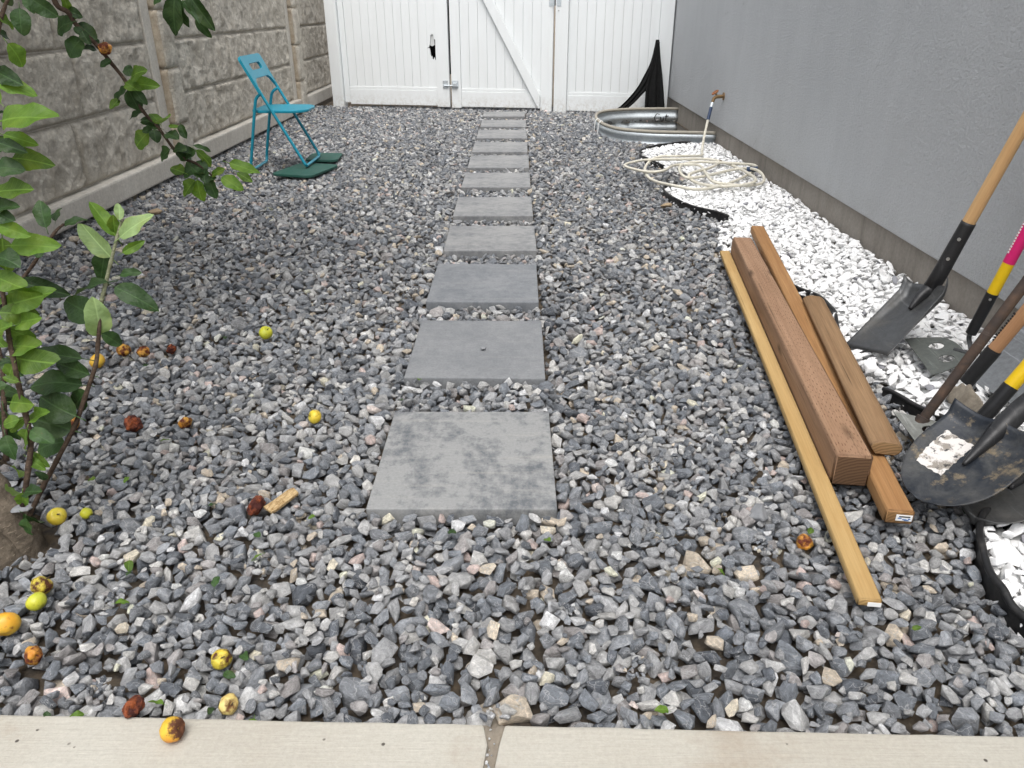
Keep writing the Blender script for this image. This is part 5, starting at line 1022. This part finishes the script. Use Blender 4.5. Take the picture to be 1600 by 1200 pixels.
apple(152, 564, 12, 'yo', 'orange-yellow apple behind the stem of the tall shoot', seed=17, stem=False)
apple(110, 662, 14, 'orange', 'orange apple with a dark rotten hole beside the tall shoot stem', seed=18, stem=False)
apple(208, 662, 13, 'red', 'collapsed dark red apple on gravel right of the tall shoot', squash=.6, stem=False, seed=19)
apple(289, 661, 12, 'orange', 'flattened orange apple right of the collapsed dark red one', squash=.7, stem=False, seed=20)
apple(268, 546, 8, 'red', 'tiny dark brown rotten apple at the back of the gravel left of the path', squash=.7, stem=False, seed=21)
apple(164, 76, 10.5, 'orange', 'orange and dark red apple hanging on the branch', where=atY(164, 76, 2.60), seed=22, stem=True, tilt=(.2, -.2, .5))

# ------------------------------------------------------------------ small things on the gravel
def fallen(px, py, s, typ, rot, i, lab):
    q = gnd(px, py, 0); z = hgt(q.x, q.y, .02, 96) + .009; q = gnd(px, py, z); o = bpy.data.objects.new('fallen_leaf', LM[typ][i % 5]); COL.objects.link(o)
    o.matrix_world = Matrix.Translation(q) @ Euler((rl.uniform(-.5, .5), rl.uniform(-.4, .4), rot)).to_matrix().to_4x4() @ Matrix.Diagonal((s, s * 1.1, s, 1))
    tag(o, lab, 'leaf', 'green leaves fallen on the gravel')
FL = [(265, 687, 'pale green leaf on the gravel below the flattened orange apple'), (202, 745, 'green leaf on the gravel right of the tree, below the collapsed red apple'), (150, 747, 'green leaf on the gravel just right of the lowest shoot'),
      (325, 790, 'small green leaf left of the collapsed apple by the wood chip'), (407, 838, 'upright green leaf on the gravel below the wood chip'), (410, 865, 'tiny green leaf, lower of two below the wood chip'),
      (202, 875, 'small green leaf farthest up of three right of the trunk base'), (197, 900, 'small green leaf, middle of three right of the trunk base'), (180, 942, 'small green leaf, lowest of three right of the trunk base'),
      (377, 1022, 'long green leaf touching the right side of the dark-topped apple'), (350, 1050, 'green leaf just under the dark-topped apple'), (332, 1105, 'green leaf touching the left side of the pale spotted apple'),
      (255, 1100, 'green leaf between the shrivelled red apple and the one on the concrete'), (397, 1122, 'green leaf at the concrete edge right of the pale spotted apple'), (335, 917, 'small green leaf alone in the gravel above the dark-topped apple'),
      (70, 1112, 'small green leaf at the concrete edge nearest the left side'), (132, 1115, 'small green leaf at the concrete edge left of the shrivelled red apple'), (492, 805, 'small green leaf right of the wood chip'),
      (1120, 887, 'pale green leaf alone in the gravel left of the rotten orange apple'), (1045, 1110, 'green leaf at the concrete edge right of the joint'), (1512, 792, 'green leaf beneath the edge of the black shovel blade'),
      (1425, 982, 'small leaf in the gravel below the end of the yellow strip'), (223, 572, 'green leaf just below the pair of rotten apples behind the shoot'), (350, 525, 'small green leaf left of the farthest yellow-green apple'),
      (1264, 834, 'green leaf touching the rotten orange apple by the yellow strip'), (860, 845, 'small green leaf under the right corner of the nearest paver'), (700, 830, 'small green leaf in front of the nearest paver'),
      (655, 594, 'green leaf against the front edge of the second paver'), (628, 625, 'small green leaf left of the nearest paver at its far corner'), (1022, 212, 'green leaf on the far gravel left of the window well')]
for i, (a, b, lab) in enumerate(FL):
    o = fallen(a, b, rl.uniform(.018, .031) * (1 if b > 300 else 1.6), 'b' if rl.random() < .55 else 'd', rl.uniform(0, 6.28), i, lab)
q = gnd(441, 781, 0); z = hgt(q.x, q.y, .03, 90) + .006
o = MB().prism([(-.045, -.013), (-.03, -.016), (.04, -.014), (.046, .010), (.03, .015), (-.02, .0145), (-.044, .017)], 0, .008).build('wood_chip', M['chip'], bevel=.0015, matrix=Matrix.Translation((q.x, q.y, z)) @ Euler((R(6), R(-5), R(57))).to_matrix().to_4x4())
tag(o, 'flat tan scrap of chipboard left of the nearest paver', 'wood scrap')
q = gnd(32, 792, .075); rock('wedged_stone', (q.x, q.y - .0, .07), (.026, .017, .009), M['greyrock'], 'flat pale grey stone wedged in the fork of the trunk', 33, .4)
